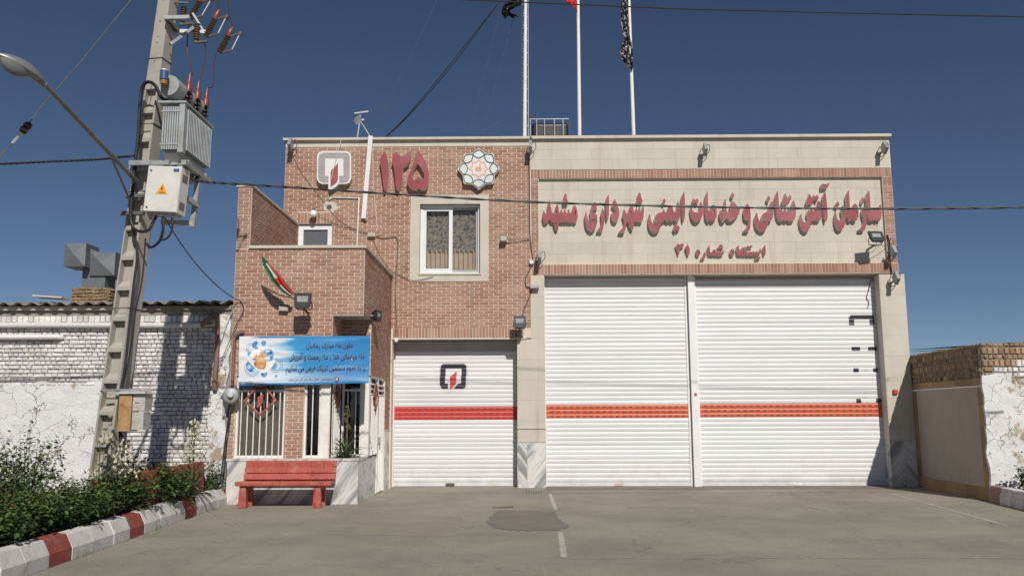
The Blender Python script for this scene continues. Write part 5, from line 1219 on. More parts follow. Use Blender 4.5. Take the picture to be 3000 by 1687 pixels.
# ------------------------------------------------------------------ concrete power pole
PP = thing('power_pole', 'tall leaning concrete power pole with stepped recesses', 'power pole', (-6.02, -6.7, 0))
pb, ptp = Vector((-6.035, -6.7, 0)), Vector((-5.30, -6.7, 10.6))
prot = Matrix.Rotation(R(-9), 3, 'Z')
def pol(fx, fy, z):
    # fx, fy in -1..1 of the section; section tapers upward
    k = z/10.6; hw = .155*(1-k)+.085*k; hd = .185*(1-k)+.095*k; c = pb.lerp(ptp, k); return c + prot @ Vector((fx*hw, fy*hd, 0))
def pbox(x0, x1, y0, y1, z0, z1, name, y0b=None, m='conc_pole'):
    yb2 = y0 if y0b is None else y0b
    mb = MB(); mb.add([pol(x0, yb2, z0), pol(x1, yb2, z0), pol(x1, y1, z0), pol(x0, y1, z0), pol(x0, y0, z1), pol(x1, y0, z1), pol(x1, y1, z1), pol(x0, y1, z1)], [(0,3,2,1),(4,5,6,7),(0,1,5,4),(1,2,6,5),(2,3,7,6),(3,0,4,7)])
    return mb.obj(name, m, PP)
ZS = 6.50
bev(pbox(-1, -.80, -1, 1, 0, ZS, 'flange'), .010); bev(pbox(.72, 1, -1, 1, 0, ZS, 'flange'), .010); pbox(-.80, .72, -.30, .30, 0, ZS, 'web')
bev(pbox(-1, 1, -1, 1, ZS, 10.6, 'shaft'), .014)
z = .25
while z < ZS-.1:
    pbox(-.80, .72, -.97, -.28, z, z+.055, 'step'); 
    mb = MB(); mb.add([pol(-.80, -.97, z+.055), pol(.72, -.97, z+.055), pol(.72, -.30, z+.15), pol(-.80, -.30, z+.15), pol(-.80, -.30, z+.055), pol(.72, -.30, z+.055)], [(0, 1, 2, 3), (0, 3, 4), (1, 5, 2)]); mb.obj('step_slope', 'conc_pole', PP)
    z += .452
for zz in (6.95, 7.25, 7.35, 7.6, 7.95, 8.3):
    p = pol(-.05, -1, zz); MB().tube([p, p+Vector((0, -.004, 0))], .011, 8).obj('bolt_hole', 'slot_dark', PP)
for zz in (5.95, 4.9, 3.15, 1.95, 7.0):
    MB().tube([pol(-1.05, -1.05, zz), pol(1.05, -1.05, zz), pol(1.05, 1.05, zz), pol(-1.05, 1.05, zz), pol(-1.05, -1.05, zz)], .008, 5).obj('strap', 'steel_dark', PP)
for zz in (7.55, 7.2): MB().tube([pol(-1, 0, zz), pol(-1, 0, zz)+Vector((-.10, 0, 0))], .008, 5).obj('rung_pin', 'steel_dark', PP)

# transformer
TR = thing('transformer', 'grey finned power transformer mounted on the concrete pole', 'transformer', (-5.1, -6.7, 5.4))
tx0, tx1, ty0, ty1, tz0, tz1 = -5.24, -4.93, -7.22, -6.16, 5.40, 6.12
MB().box(tx0+.05, tx1-.05, ty0+.05, ty1-.05, tz0-.02, tz1).obj('tank', 'transformer_grey', TR)
MB().box(tx0-.05, tx1+.05, ty0-.05, ty1+.05, tz1, tz1+.03).obj('lid', 'transformer_grey', TR)
MB().add([(tx0+.02, ty0+.02, tz0-.02), (tx1-.02, ty0+.02, tz0-.02), (tx1-.02, ty1-.02, tz0-.02), (tx0+.02, ty1-.02, tz0-.02), (tx0+.05, ty0+.12, tz0-.12), (tx1-.05, ty0+.12, tz0-.12), (tx1-.05, ty1-.12, tz0-.12), (tx0+.05, ty1-.12, tz0-.12)], [(0,3,2,1),(4,5,6,7),(0,1,5,4),(1,2,6,5),(2,3,7,6),(3,0,4,7)]).obj('base_pan', 'transformer_grey', TR)
for i in range(7):
    x = tx0+.03+i*(tx1-tx0-.09)/6.4; bev(MB().box(x-.013, x+.013, ty0-.03, ty0+.06, tz0+.02, tz1-.05).obj('fin', 'transformer_grey', TR), .006)
for i in range(16):
    y = ty0+.10+i*(ty1-ty0-.14)/15; bev(MB().box(tx1-.06, tx1+.05, y-.014, y+.014, tz0+.04, tz1-.05).obj('fin', 'transformer_grey', TR), .006)
for z_ in (tz0+.10, tz1-.12): MB().box(tx0, tx1-.04, ty0-.036, ty0-.026, z_-.012, z_+.012).obj('fin_strap', 'transformer_grey', TR)
MB().box(tx1-.05, tx1+.03, ty0-.03, ty0+.07, tz0-.02, tz1).obj('corner_plate', 'transformer_grey', TR)
MB().lathe([(.0, 0), (.155, .01), (.155, 1.0), (.0, 1.02)], (-5.14, -7.30, 6.38), (.06, 1, -.02), 20).obj('conservator', 'transformer_grey', TR, True)
MB().box(-5.19, -5.09, -6.95, -6.85, 6.14, 6.28).obj('conservator_leg', 'transformer_grey', TR)
br_ = MB().lathe([(.045, 0), (.06, .01), (.06, .13), (.05, .14)], (-5.16, -7.42, 6.40), (0, 0, 1), 14).obj('breather', 'blue_cap', TR, True)
MB().lathe([(.035, -.07), (.05, -.06), (.05, 0)], (-5.16, -7.42, 6.40), (0, 0, 1), 14).obj('breather_bowl', 'amber', br_, True)
MB().lathe([(.06, 0), (.06, .02)], (-5.16, -7.42, 6.54), (0, 0, 1), 14).obj('breather_cap', 'galv_light', br_, True)
bushp = [(-4.99, -6.98), (-4.97, -6.68), (-4.95, -6.38)]
for bx_, by_ in bushp:
    pr_ = []
    for k in range(4): z_ = .02+k*.062; pr_ += [(.035, z_), (.072, z_+.014), (.035, z_+.034)]
    b_ = MB().lathe([(.03, 0)]+pr_+[(.03, .27)], (bx_, by_, tz1+.02), (.03, 0, 1), 14).obj('bushing', 'porcelain_brown', TR, True)
    MB().lathe([(.050, .255), (.052, .36), (.036, .38), (.030, .46), (.013, .55)], (bx_, by_, tz1+.02), (.06, 0, 1), 12).obj('bushing_boot', 'boot_red', b_, True)
for i in range(4): MB().lathe([(.02, 0), (.028, .02), (.02, .05), (.008, .10)], (-5.20+.05*i, -7.12+.05*i, tz1+.03), (0, 0, 1), 8).obj('terminal', 'galv_light', TR, True)
# steel cradle under the transformer
CR = thing('steel_cradle', 'grey steel angle frame holding transformer and control box to the pole', 'bracket', (-5.2, -6.8, 4.5))
for a, b in (((-5.75, -7.06, 5.27), (-4.86, -7.06, 5.27)), ((-5.75, -6.36, 5.27), (-4.86, -6.36, 5.27)), ((-4.90, -7.20, 5.24), (-4.90, -6.12, 5.24)), ((-5.15, -7.20, 5.24), (-5.15, -6.12, 5.24)),
             ((-4.92, -6.55, 5.20), (-4.97, -6.55, 4.42)), ((-4.96, -6.55, 4.48), (-5.42, -6.62, 4.48)), ((-4.98, -6.8, 4.80), (-4.90, -6.56, 4.74)), ((-5.55, -6.55, 4.85), (-4.90, -6.55, 5.22)), ((-5.52, -7.0, 4.9), (-4.96, -7.05, 5.22))):
    MB().bar(a, b, .07, .07).obj('angle_bar', 'galv', CR)
MB().box(-5.80, -5.52, -6.98, -6.90, 5.20, 5.30).obj('clamp', 'galv', CR); MB().box(-5.84, -5.50, -6.98, -6.90, 4.78, 4.83).obj('clamp', 'steel_dark', CR); MB().box(-5.90, -5.55, -6.98, -6.90, 4.52, 4.57).obj('clamp', 'steel_dark', CR)
# control box
CB = thing('control_box', 'white metal control box with yellow warning triangle below the transformer', 'electric box', (-5.2, -7.15, 4.5))
rotb = Matrix.Rotation(R(-5), 3, 'Z'); tilt = Matrix.Rotation(R(4.0), 3, 'Y')
def cbx(x, y, z): return Vector((-5.18, -7.08, 4.845)) + rotb @ (tilt @ Vector((x, y, z)))
def cbox(x0, x1, y0, y1, z0, z1, nm, mt):
    mb = MB(); mb.box(x0, x1, y0, y1, z0, z1); mb.v = [tuple(cbx(*v)) for v in mb.v]; return mb.obj(nm, mt, CB)
bev(cbox(-.255, .255, -.10, .16, -.345, .345, 'case', 'box_white'), .008); bev(cbox(-.25, .25, -.115, -.101, -.335, .335, 'door', 'box_white'), .005)
def cpoly(L_, y, mt, nm):
    mb = MB(); mb.prism(L_, y, y+.003); mb.v = [tuple(cbx(*v)) for v in mb.v]; mb.obj(nm, mt, CB)
cpoly([(-.09, -.08), (.09, -.08), (0, .085)], -.1185, 'warn_yellow', 'warning_triangle'); cpoly([(.012, .05), (-.028, -.005), (-.004, -.005), (-.018, -.045), (.024, .012), (.0, .012)], -.1215, 'warn_red', 'warning_bolt'); cpoly([(-.04, -.062), (.05, -.062), (.05, -.050), (-.04, -.050)], -.1215, 'slot_dark', 'warning_text')
cpoly([(.14, .26), (.225, .26), (.225, .305), (.14, .305)], -.1185, 'blue_cap', 'name_plate')
for x_, z_ in ((-.20, .27), (-.20, -.28)): cpoly(off(rbox(.03, .03, .014), x_, z_), -.1215, 'steel_dark', 'lock')
for k in range(8):
    for zz in (.19, -.22): cbox(.256, .259, -.05+k*.02, -.042+k*.02, zz-.06, zz+.06, 'louvre', 'steel_dark')
cbox(-.2, .22, -.06, .12, -.375, -.346, 'gland_plate', 'galv')
# rusty meter box low on the pole
MBx = thing('meter_box', 'rusty metal meter box with two grey doors strapped low on the pole', 'electric box', (-5.45, -7.0, 1.35))
MB().box(-5.66, -5.48, -7.12, -6.88, 1.38, 1.90).obj('case', 'rust', MBx)
mb = MB().box(-5.47, -5.30, -7.10, -6.86, 1.66, 1.895).obj('door', 'box_grey', MBx); mb = MB().box(-5.47, -5.31, -7.10, -6.87, 1.40, 1.645).obj('door', 'box_grey', MBx)
MB().add([(-5.69, -7.16, 1.90), (-5.28, -7.16, 1.90), (-5.28, -6.84, 1.90), (-5.69, -6.84, 1.90), (-5.67, -7.14, 1.925), (-5.30, -7.14, 1.925), (-5.36, -6.86, 1.985), (-5.62, -6.86, 1.985)], [(0,3,2,1),(4,5,6,7),(0,1,5,4),(1,2,6,5),(2,3,7,6),(3,0,4,7)]).obj('lid', 'box_grey', MBx)
MB().box(-5.44, -5.38, -7.106, -7.099, 1.77, 1.78).obj('slot', 'slot_dark', MBx)
MB().bar((-5.95, -7.0, 1.955), (-5.42, -7.02, 1.96), .03).obj('strap_bar', 'galv', MBx)

# cut-out fuses and their crossarm
FA = thing('crossarm', 'grey steel crossarm reaching right from the pole top', 'bracket', (-5.4, -6.6, 7.5))
for a, b, w in (((-5.418,-6.93,7.596), (-5.04,-6.9,7.614), .07), ((-5.416,-6.85,7.622), (-5.332,-6.6,7.531), .069), ((-5.351,-6.6,7.531), (-4.939,-6.5,7.561), .07), ((-5.365,-6.8,7.232), (-5.104,-6.6,7.595), .055), ((-5.129,-6.6,7.833), (-4.937,-6.5,7.508), .04), ((-5.166,-6.55,7.685), (-5.007,-6.55,7.658), .032), ((-5.426,-6.72,7.961), (-5.201,-6.6,8.006), .031)): MB().bar(a, b, w, w*.8).obj('angle_bar', 'galv' if w not in (.069, .032, .031) else 'steel_dark', FA)
def fuse(label, top, bot):
    T = thing('fuse_cutout', label, 'insulator', bot, 'fuse cutouts on the crossarm'); t_, b_ = Vector(top), Vector(bot); ax = (t_-b_); L_ = ax.length; ax.normalize()
    pr_ = [(.02, -.03)]
    nsh = 9
    for k in range(nsh): z_ = L_*.70*k/nsh; pr_ += [(.032, z_), (.064 if k % 2 else .058, z_+.012), (.032, z_+L_*.70/nsh*.75)]
    MB().lathe(pr_+[(.03, L_*.70)], b_, ax, 14).obj('insulator', 'insulator_brown', T, True)
    MB().lathe([(.045, L_*.68), (.048, L_*.80), (.042, L_*.93), (.026, L_), (.016, L_+.03)], b_, ax, 12).obj('boot', 'boot_red', T, True)
    r_ = Vector((.20, -.03, .04)); MB().tube([b_+r_*.95-Vector((0, 0, .02)), b_+r_+ax*L_*.62], .011, 7).obj('fuse_tube', 'galv_light', T, True)
    MB().bar(b_-ax*.02, b_+r_*1.02-Vector((0, 0, .02)), .028, .025).obj('lower_clip', 'steel_dark', T); MB().bar(b_+ax*L_*.66, b_+r_+ax*L_*.66, .026, .022).obj('upper_clip', 'steel_dark', T)
    MB().bar(b_+r_+ax*L_*.60, b_+r_*1.15+ax*L_*.68, .05, .05).obj('latch', 'steel_dark', T)
    return T
fuse('leftmost dark ribbed fuse insulator at the pole top', (-5.00, -6.5, 8.20), (-5.20, -6.5, 7.80)); fuse('middle ribbed fuse insulator with red boot', (-4.755, -6.5, 7.91), (-4.93, -6.5, 7.50)); fuse('right end ribbed fuse insulator with red boot', (-4.53, -6.5, 7.615), (-4.70, -6.5, 7.23))
def arrester(label, top, bot):
    T = thing('surge_arrester', label, 'insulator', bot, 'surge arresters on the crossarm'); b_ = Vector(bot); L_ = (Vector(top)-b_).length; pr_ = []
    for k in range(7): z_ = L_*k/7; pr_ += [(.036, z_), (.058, z_+.012), (.036, z_+L_/7*.8)]
    MB().lathe(pr_, b_, Vector(top)-b_, 14).obj('insulator', 'insulator_brown', T, True); MB().lathe([(.03, -.05), (.03, 0)], b_, (0, 0, 1), 8).obj('foot', 'steel_dark', T, True); MB().bar(b_-Vector((0, 0, .04)), b_+Vector((.18, 0, -.02)), .045, .03).obj('clip', 'steel_dark', T)
arrester('surge arrester under the upper crossarm plate', (-5.285, -6.55, 7.97), (-5.315, -6.55, 7.71)); arrester('surge arrester hanging below the crossarm end', (-5.055, -6.55, 7.69), (-5.07, -6.55, 7.41))
def cable(label, pts, r, mat='dark_cable', cat='cable', group=None, n=6, smooth=True, nm='cable'):
    o = MB().tube(pts, r, n).obj(nm, mat, None, smooth); return tag(o, label, cat, group)
cable('red lead from the left bushing up to the crossarm', spline([(-4.96, -6.98, 6.69), (-4.998,-6.8,6.761), (-5.17,-6.6,7.17), (-5.223,-6.5,7.577), (-5.189,-6.5,7.776)], 5), .0085, 'lead_red', group='transformer leads')
cable('red lead from the middle bushing up to the second fuse', spline([(-4.93, -6.68, 6.69), (-4.921,-6.6,6.927), (-4.93,-6.5,7.244), (-4.967,-6.5,7.475), (-4.886,-6.5,7.495)], 5), .0085, 'lead_red', group='transformer leads')
cable('red lead from the right bushing up to the lowest fuse', spline([(-4.91, -6.38, 6.69), (-4.803,-6.45,6.708), (-4.806,-6.45,7.035), (-4.749,-6.5,7.256), (-4.692,-6.5,7.387)], 5), .0085, 'lead_red', group='transformer leads')
cable('black drop wire rising from the middle fuse boot', spline([(-4.765,-6.5,7.872), (-4.76,-6.5,8.039), (-4.795,-6.5,8.375), (-4.833,-6.5,8.918)], 5), .011, group='drop wires'); cable('black drop wire rising from the right fuse boot', spline([(-4.54,-6.5,7.624), (-4.532,-6.5,7.737), (-4.602,-6.5,8.038), (-4.654,-6.5,8.916)], 5), .011, group='drop wires')
for a_, lab in (((((-4.838,-6.5,7.806)), ((-4.797,-6.5,8.14))), 'thin red loop wire left of the middle fuse'), ((((-4.713,-6.5,7.825)), ((-4.553,-6.5,7.651))), 'thin red loop wire between the two fuse boots')):
    p, q = Vector(a_[0]), Vector(a_[1]); cable(lab, spline([p, p.lerp(q, .5)+Vector((0, 0, .06)), q], 6), .006, 'lead_red', group='fuse loops')
cable('thick black cable bent over the pole beside the transformer', spline([(-5.19, -7.2, 6.18), (-5.327,-7.1,6.268), (-5.427,-7.1,6.454), (-5.571,-7.05,6.525), (-5.666,-7,6.433), (-5.679,-7,6.154), (-5.675,-7,5.691), (-5.702,-7,5.173), (-5.716,-7,4.63)], 5), .026, n=8)
cable('black cable loop hanging below the control box left end', spline([(-5.705,-7.05,4.618), (-5.678,-7.05,4.38), (-5.57,-7.08,4.254), (-5.413,-7.08,4.253), (-5.358,-7.05,4.378), (-5.306,-7.05,4.496)], 6), .022, group='cables at the box'); cable('black cable loop from the middle of the control box to the pole', spline([(-5.196,-7.1,4.455), (-5.184,-7.1,4.248), (-5.254,-7.05,4.094), (-5.388,-7,4.022), (-5.495,-6.95,4.092)], 6), .020, group='cables at the box'); cable('thin cable loop from the right end of the control box', spline([(-5.061,-7.1,4.436), (-5.052,-7.1,4.277), (-5.109,-7.1,4.142), (-5.245,-7.1,4.095)], 6), .015, group='cables at the box')
cable('black cable strapped down the face of the pole to the meter box', spline([(-5.684,-7,4.391), (-5.603,-6.96,3.924), (-5.632,-6.95,3.456), (-5.654,-6.95,2.875), (-5.677,-6.96,2.301), (-5.716,-6.97,1.905), (-5.706,-7,1.512), (-5.635,-7,1.29), (-5.553,-7,1.234)], 5), .018)
cable('second black cable down the pole from below the box', spline([(-5.486,-6.98,4.157), (-5.506,-6.96,3.571), (-5.584,-6.95,3.048), (-5.613,-6.95,2.587), (-5.68,-6.97,1.961), (-5.684,-7,1.346), (-5.63,-6.9,0.843)], 5), .011)
# street lamp
SLm = thing('street_lamp', 'grey cobra head street lamp on a long slanting arm from the pole', 'street lamp', (-5.72, -6.98, 4.6))
la, lb = Vector((-5.651,-7,5.003)), Vector((-5.627,-9.7,5.498))
MB().tube([la, la.lerp(lb, .5), lb], [.034, .032, .026], 10).obj('arm', 'arm_grey', SLm, True); MB().tube([la.lerp(lb, .33), Vector((-5.733,-7,4.702))], .016, 8).obj('arm_brace', 'arm_grey', SLm, True)
dl = (lb-la).normalized(); tip = Vector((-5.887,-10.05,5.633)); ax = (tip-lb); Lh = ax.length; ax.normalize(); sidev = ax.cross(Vector((0, 0, 1))).normalized(); upv = sidev.cross(ax).normalized()
def ell(fr, w, up_, dn, name, mat, n=18, m=14, f0=0, f1=1):
    mb = MB()
    for i in range(m+1):
        f = i/m; c = lb + ax*Lh*(fr[0]+(fr[1]-fr[0])*f); s_ = math.sin(math.pi*(.06+.90*f))**.62 if name != 'x' else 1
        for k in range(n):
            a = 6.283*k/n; cs, sn = math.cos(a), math.sin(a); mb.v.append(tuple(c + sidev*cs*w*s_ + upv*(sn*(up_ if sn > 0 else dn)*s_)))
    for i in range(m):
        for k in range(n): a = i*n+k; b = i*n+(k+1) % n; mb.f.append((a, b, b+n, a+n)); mb.mi.append(0); mb.tn.append(.5)
    mb.f += [tuple(range(n-1, -1, -1)), tuple(m*n+k for k in range(n))]; mb.mi += [0, 0]; mb.tn += [.5, .5]
    return mb.obj(name, mat, SLm, True)
ell((-.06, 1.05), .10, .105, .04, 'housing', 'lamp_shell'); ell((.26, 1.0), .092, .02, .13, 'lens', 'lamp_bowl')
MB().tube([lb-dl*.12, lb+ax*.12], .040, 10).obj('neck', 'lamp_shell', SLm, True)
# bundled and single overhead lines
def twisted(label, pts, r, off_, turns, cat='cable', strands=2):
    T = thing('overhead_cable', label, cat, pts[0]); P_ = [Vector(p) for p in pts]; fine = spline(P_, 10)
    for s_ in range(strands):
        out = []
        for i, p in enumerate(fine):
            a = 6.283*(turns*i/len(fine)+s_/strands); d = (fine[min(i+1, len(fine)-1)]-fine[max(i-1, 0)]).normalized(); x = d.cross(Vector((0, 0, 1))).normalized(); y = x.cross(d); out.append(p+(x*math.cos(a)+y*math.sin(a))*off_)
        MB().tube(out, r, 5).obj('strand', 'dark_cable', T, True)
    return T
twisted('thick twisted black cable sagging across the whole station front', [(-4.866,-6.9,5.044),(-4.42,-6.9,5.004),(-3.351,-6.9,4.931),(-1.813,-6.9,4.819),(0.127,-6.9,4.693),(2.291,-6.9,4.614),(4.039,-6.9,4.574),(5.782,-6.9,4.558),(7.522,-6.9,4.572),(9.842,-6.9,4.636)], .011, .0105, 70)
twisted('twisted black cable running left from the pole out of frame', [(-5.717,-7,5.404),(-5.999,-7,5.375),(-6.353,-7,5.347),(-7.002,-7,5.321),(-7.711,-7,5.289),(-8.896,-7,5.253)], .011, .011, 14, strands=3)
cable('single thin wire high across the top right sky', [(-1.925,-6.5,8.169),(-0.885,-6.5,8.073),(0.151,-6.5,8.017),(2.464,-6.5,7.891),(4.952,-6.5,7.804),(7.895,-6.5,7.713),(9.888,-6.5,7.65)], .010)
GWr = thing('guy_wire', 'slanting guy wire with small insulators at the upper left', 'wire', (-6.143,-9.5,4.622))
MB().tube([(-5.278,-8,7.587),(-5.335,-8.2,7.248),(-5.714,-8.7,6.119),(-5.929,-9.1,5.391),(-5.955,-9.3,5.096)], .007, 5).obj('wire', 'steel_dark', GWr, True); MB().tube([(-5.968,-9.4,4.947),(-6.015,-9.5,4.782),(-6.08,-9.6,4.591),(-6.202,-9.8,4.226)], .009, 5).obj('wire', 'steel_dark', GWr, True)
p0, p1 = Vector((-5.945,-9.3,5.096)), Vector((-5.977,-9.4,4.943)); MB().lathe([(.02, 0), (.045, .01), (.05, .06), (.035, .08), (.05, .10), (.045, .15), (.02, .16)], p0, p1-p0, 10).obj('strain_insulator', 'porcelain_brown', GWr, True); 
p0, p1 = Vector((-5.986,-9.42,4.901)), Vector((-6.005,-9.48,4.813)); MB().lathe([(.012, 0), (.022, .03), (.022, .12), (.012, .15)], p0, p1-p0, 8).obj('clamp', 'galv', GWr, True)
cable('thin black service wire sagging from the control box to the entrance corner', spline([(-5.187,-7.05,4.448), (-5.23,-6.4,4.244), (-5.285,-5.4,4.002), (-5.299,-4.4,3.819), (-5.318,-3.6,3.745), (-5.242,-3.42,3.702), (-5.171,-3.42,3.604), (-5.172,-3.42,3.455)], 6), .009)
cable('black wire sloping from the entrance corner down the white wall', spline([(-5.174,-3.42,3.492), (-5.242,-3.44,3.341), (-5.339,-3.45,3.082), (-5.514,-3.42,2.643), (-5.677,-3.42,2.205)], 5), .007)
TWn = thing('overhead_wire', 'pair of dark wires climbing from the station roof to the top of the picture', 'wire', (-3.291,1,8.344))
for o_ in (0, 12): MB().tube(spline([(-3.272,1,8.344), (-2.949,2,9.175), (-2.396,3.5,10.636), (-1.735,5,12.305), (-1.026,6.5,14.067), (-0.578,7.5,15.176), (-0.078,8.5,16.408)], 6) if not o_ else spline([(-3.252,1,8.344), (-2.968,2,9.111), (-2.417,3.5,10.52), (-1.735,5,12.193), (-1.026,6.5,14.027), (-0.552,7.5,15.204), (-0.078,8.5,16.379)], 6), .014, 5).obj('strand', 'dark_cable', TWn, True)

# ------------------------------------------------------------------ roof: flagpoles, flags, mast, tank, aerial
FP = []
for k, (bx, tx, lab) in enumerate(((0.121, 0.161, 'white flagpole nearest the lattice mast'), (1.464, 1.476, 'middle white flagpole carrying the red flag'), (2.785, 2.75, 'rightmost white flagpole with the long black flag'))):
    T = thing('flagpole', lab, 'flagpole', (bx, 1, 7.7), 'flagpoles on the station roof'); s_ = (tx-bx)/3.5
    MB().tube([(bx-s_*.6, 1, 7.7), (bx, 1, 8.3), (tx, 1, 11.85), (tx+s_*1.6, 1, 13.4)], [.050, .048, .040, .034], 12).obj('shaft', 'white_paint', T, True)
    MB().lathe([(.10, 0), (.10, .02), (.055, .03), (.055, .08)], (bx-s_*.6, 1, 7.70), (0, 0, 1), 12).obj('base', 'white_paint', T, True); FP.append((bx, tx))
def flag_surface(rows, y, mat, label, cat='flag', patt=None, amp=.05):
    # rows: (x left, x right, z) edges of the hanging cloth from top to bottom
    mb = MB(); n = 26; R_ = []
    P_ = spline([(a, b, z_) for a, b, z_ in rows], 6)
    for j, p in enumerate(P_):
        for i in range(n+1):
            f = i/n; ww = abs(p[1]-p[0]); mb.v.append((p[0]+(p[1]-p[0])*f, y+amp*math.sin(f*11+j*.22)*min(1, ww*3)+.4*amp*math.sin(f*23-j*.5)-amp*.6, p[2]+.012*math.sin(f*14+j)))
    for j in range(len(P_)-1):
        for i in range(n): a = j*(n+1)+i; mb.f.append((a, a+1, a+n+2, a+n+1)); mb.mi.append(0); mb.tn.append(.5)
    return tag(mb.obj('flag', mat, None, True, fix=False), label, cat, 'flags on the roof poles')
t = NT('flag_black_print'); wv = t.noise(1, 2, .5, t.mapped((9, 9, 15))); t.col(t.ramp(wv, [(.54, (.012, .011, .018)), (.60, (.34, .32, .33))])); t.rough(.45)
flag_surface([(-0.206, 0.10, 12.513), (-0.218, .07, 11.874), (-0.259, 0.06, 11.789), (-0.378, 0, 11.684), (-0.438, -0.229, 11.537), (-0.429, -0.16, 11.452), (-0.359, 0.019, 11.368)], .95, 'tarp_black', 'crumpled black flag curling at the first flagpole')
flag_surface([(0.945, FP[1][1]-.02, 12.499), (1.127, FP[1][1]-.03, 11.86), (1.235, FP[1][1]-.03, 11.733), (1.383, FP[1][1]-.03, 11.606), (1.431, FP[1][1]-.03, 11.479)], .95, 'flag_red', 'tip of a red flag at the middle flagpole', amp=.03)
flag_surface([(2.565, FP[2][1]-.02, 12.488), (2.561, FP[2][1]-.02, 11.85), (2.529, FP[2][1]-.03, 11.322), (2.566, FP[2][1]+.03, 10.746), (2.482, FP[2][1]+.04, 10.465), (2.536, FP[2][1]+.05, 10.227), (2.699, FP[2][1]+.05, 10.05), (2.766, 2.785, 9.966)], .95, 'flag_black_print', 'long black flag with pale writing hanging at the right flagpole')
LM = thing('lattice_mast', 'thin galvanised lattice mast behind the first flagpole', 'mast', (.1, 1.4, 7.7))
mx0, mx1 = 0.035, 0.213; my = 1.4
legs = [(mx0, my), (mx1, my), ((mx0+mx1)/2, my+.19)]
for x_, y_ in legs: MB().tube([(x_, y_, 7.7), (x_+.02, y_, 13.4)], .011, 6).obj('leg', 'galv_light', LM, True)
z = 7.75; k = 0; ds = MB()
while z < 13.2:
    for a in range(3):
        p, q = legs[a], legs[(a+1) % 3]; (p, q) = (p, q) if k % 2 else (q, p); s_ = .02*(z-7.7)/5.7; ds.tube([(p[0]+s_, p[1], z), (q[0]+s_, q[1], z+.16)], .005, 3)
    z += .16; k += 1
tag(ds.obj('lacing', 'galv_light', LM, fix=False), kind='stuff')
for k, (a, b, lab) in enumerate((((0.008,1.4,9.159), (-0.95,1,8.409), 'thin stay wire low on the left of the mast'), ((0.257,1.4,9.105), (0.55,1.6,8.966), 'short stay wire right of the mast'), ((-0.163,1.4,11.537), (-0.901,1,8.358), 'faint long stay wire beside the mast'), ((-0.467,1.4,11.863), (-1.242,1,8.361), 'faint outer stay wire left of the mast'), ((-2.096,1.4,12.093), (-3.585,1,8.377), 'faint stay wire reaching the left roof edge'))): cable(lab, [a, b], .005 if k < 2 else .0035, 'steel_dark', 'wire', 'stay wires', 4, nm='stay_wire')
TK = thing('water_tank', 'black plastic water tank in a wire cage on the roof', 'water tank', (.78, 2.1, 7.7))
tb = bev(MB().box(.30, 1.24, 1.75, 2.7, 7.85, 8.94).obj('tank', 'tank_black', TK), .10); tb.modifiers[0].segments = 4
for x_ in (.27, .43, .63, .88, 1.10, 1.27): MB().tube([(x_, 1.70, 7.75), (x_, 1.70, 9.0)], .013, 6).obj('cage_bar', 'galv_light', TK, True)
MB().tube([(.27, 1.70, 8.98), (.27, 1.70, 9.0), (1.27, 1.70, 9.0), (1.27, 2.72, 9.0), (.27, 2.72, 9.0), (.27, 1.70, 9.0)], .015, 6).obj('cage_rail', 'galv_light', TK)
MB().bar((.25, 1.8, 7.80), (1.3, 1.8, 7.80), .12, .1).obj('pallet', 'galv', TK); MB().bar((.25, 2.6, 7.80), (1.3, 2.6, 7.80), .12, .1).obj('pallet', 'galv', TK)
AE = thing('roof_aerial', 'small roof aerial with a tilted bar and dish on a thin post', 'antenna', (-3.93, 1, 7.7))
MB().tube([(-3.93, 1, 7.7), (-3.984,1,8.329), (-3.943,1,8.663), (-3.929,1,8.887)], .016, 8).obj('post', 'galv_light', AE, True); MB().bar((-4.067,1,8.929), (-3.724,1,8.977), .05, .03).obj('crossbar', 'galv_light', AE)
MB().lathe([(.11, 0), (.10, .02), (.06, .05), (.01, .06)], (-3.984,1,8.755), (.5, 1, .1), 14).obj('dish', 'galv', AE, True); MB().bar((-3.955,1,8.745), (-3.828,1,8.774), .035).obj('feed_arm', 'galv_light', AE); MB().lathe([(.01, 0), (.02, .02), (.01, .05)], (-4.081,1,8.695), (0, -1, 0), 8).obj('sensor', 'steel_dark', AE, True)
cable('pale wire from the aerial down to the white duct', [(-3.925,1,8.724), (-3.777,0.7,8.498), (-3.472,-0.05,7.977)], .010, 'white_cable')

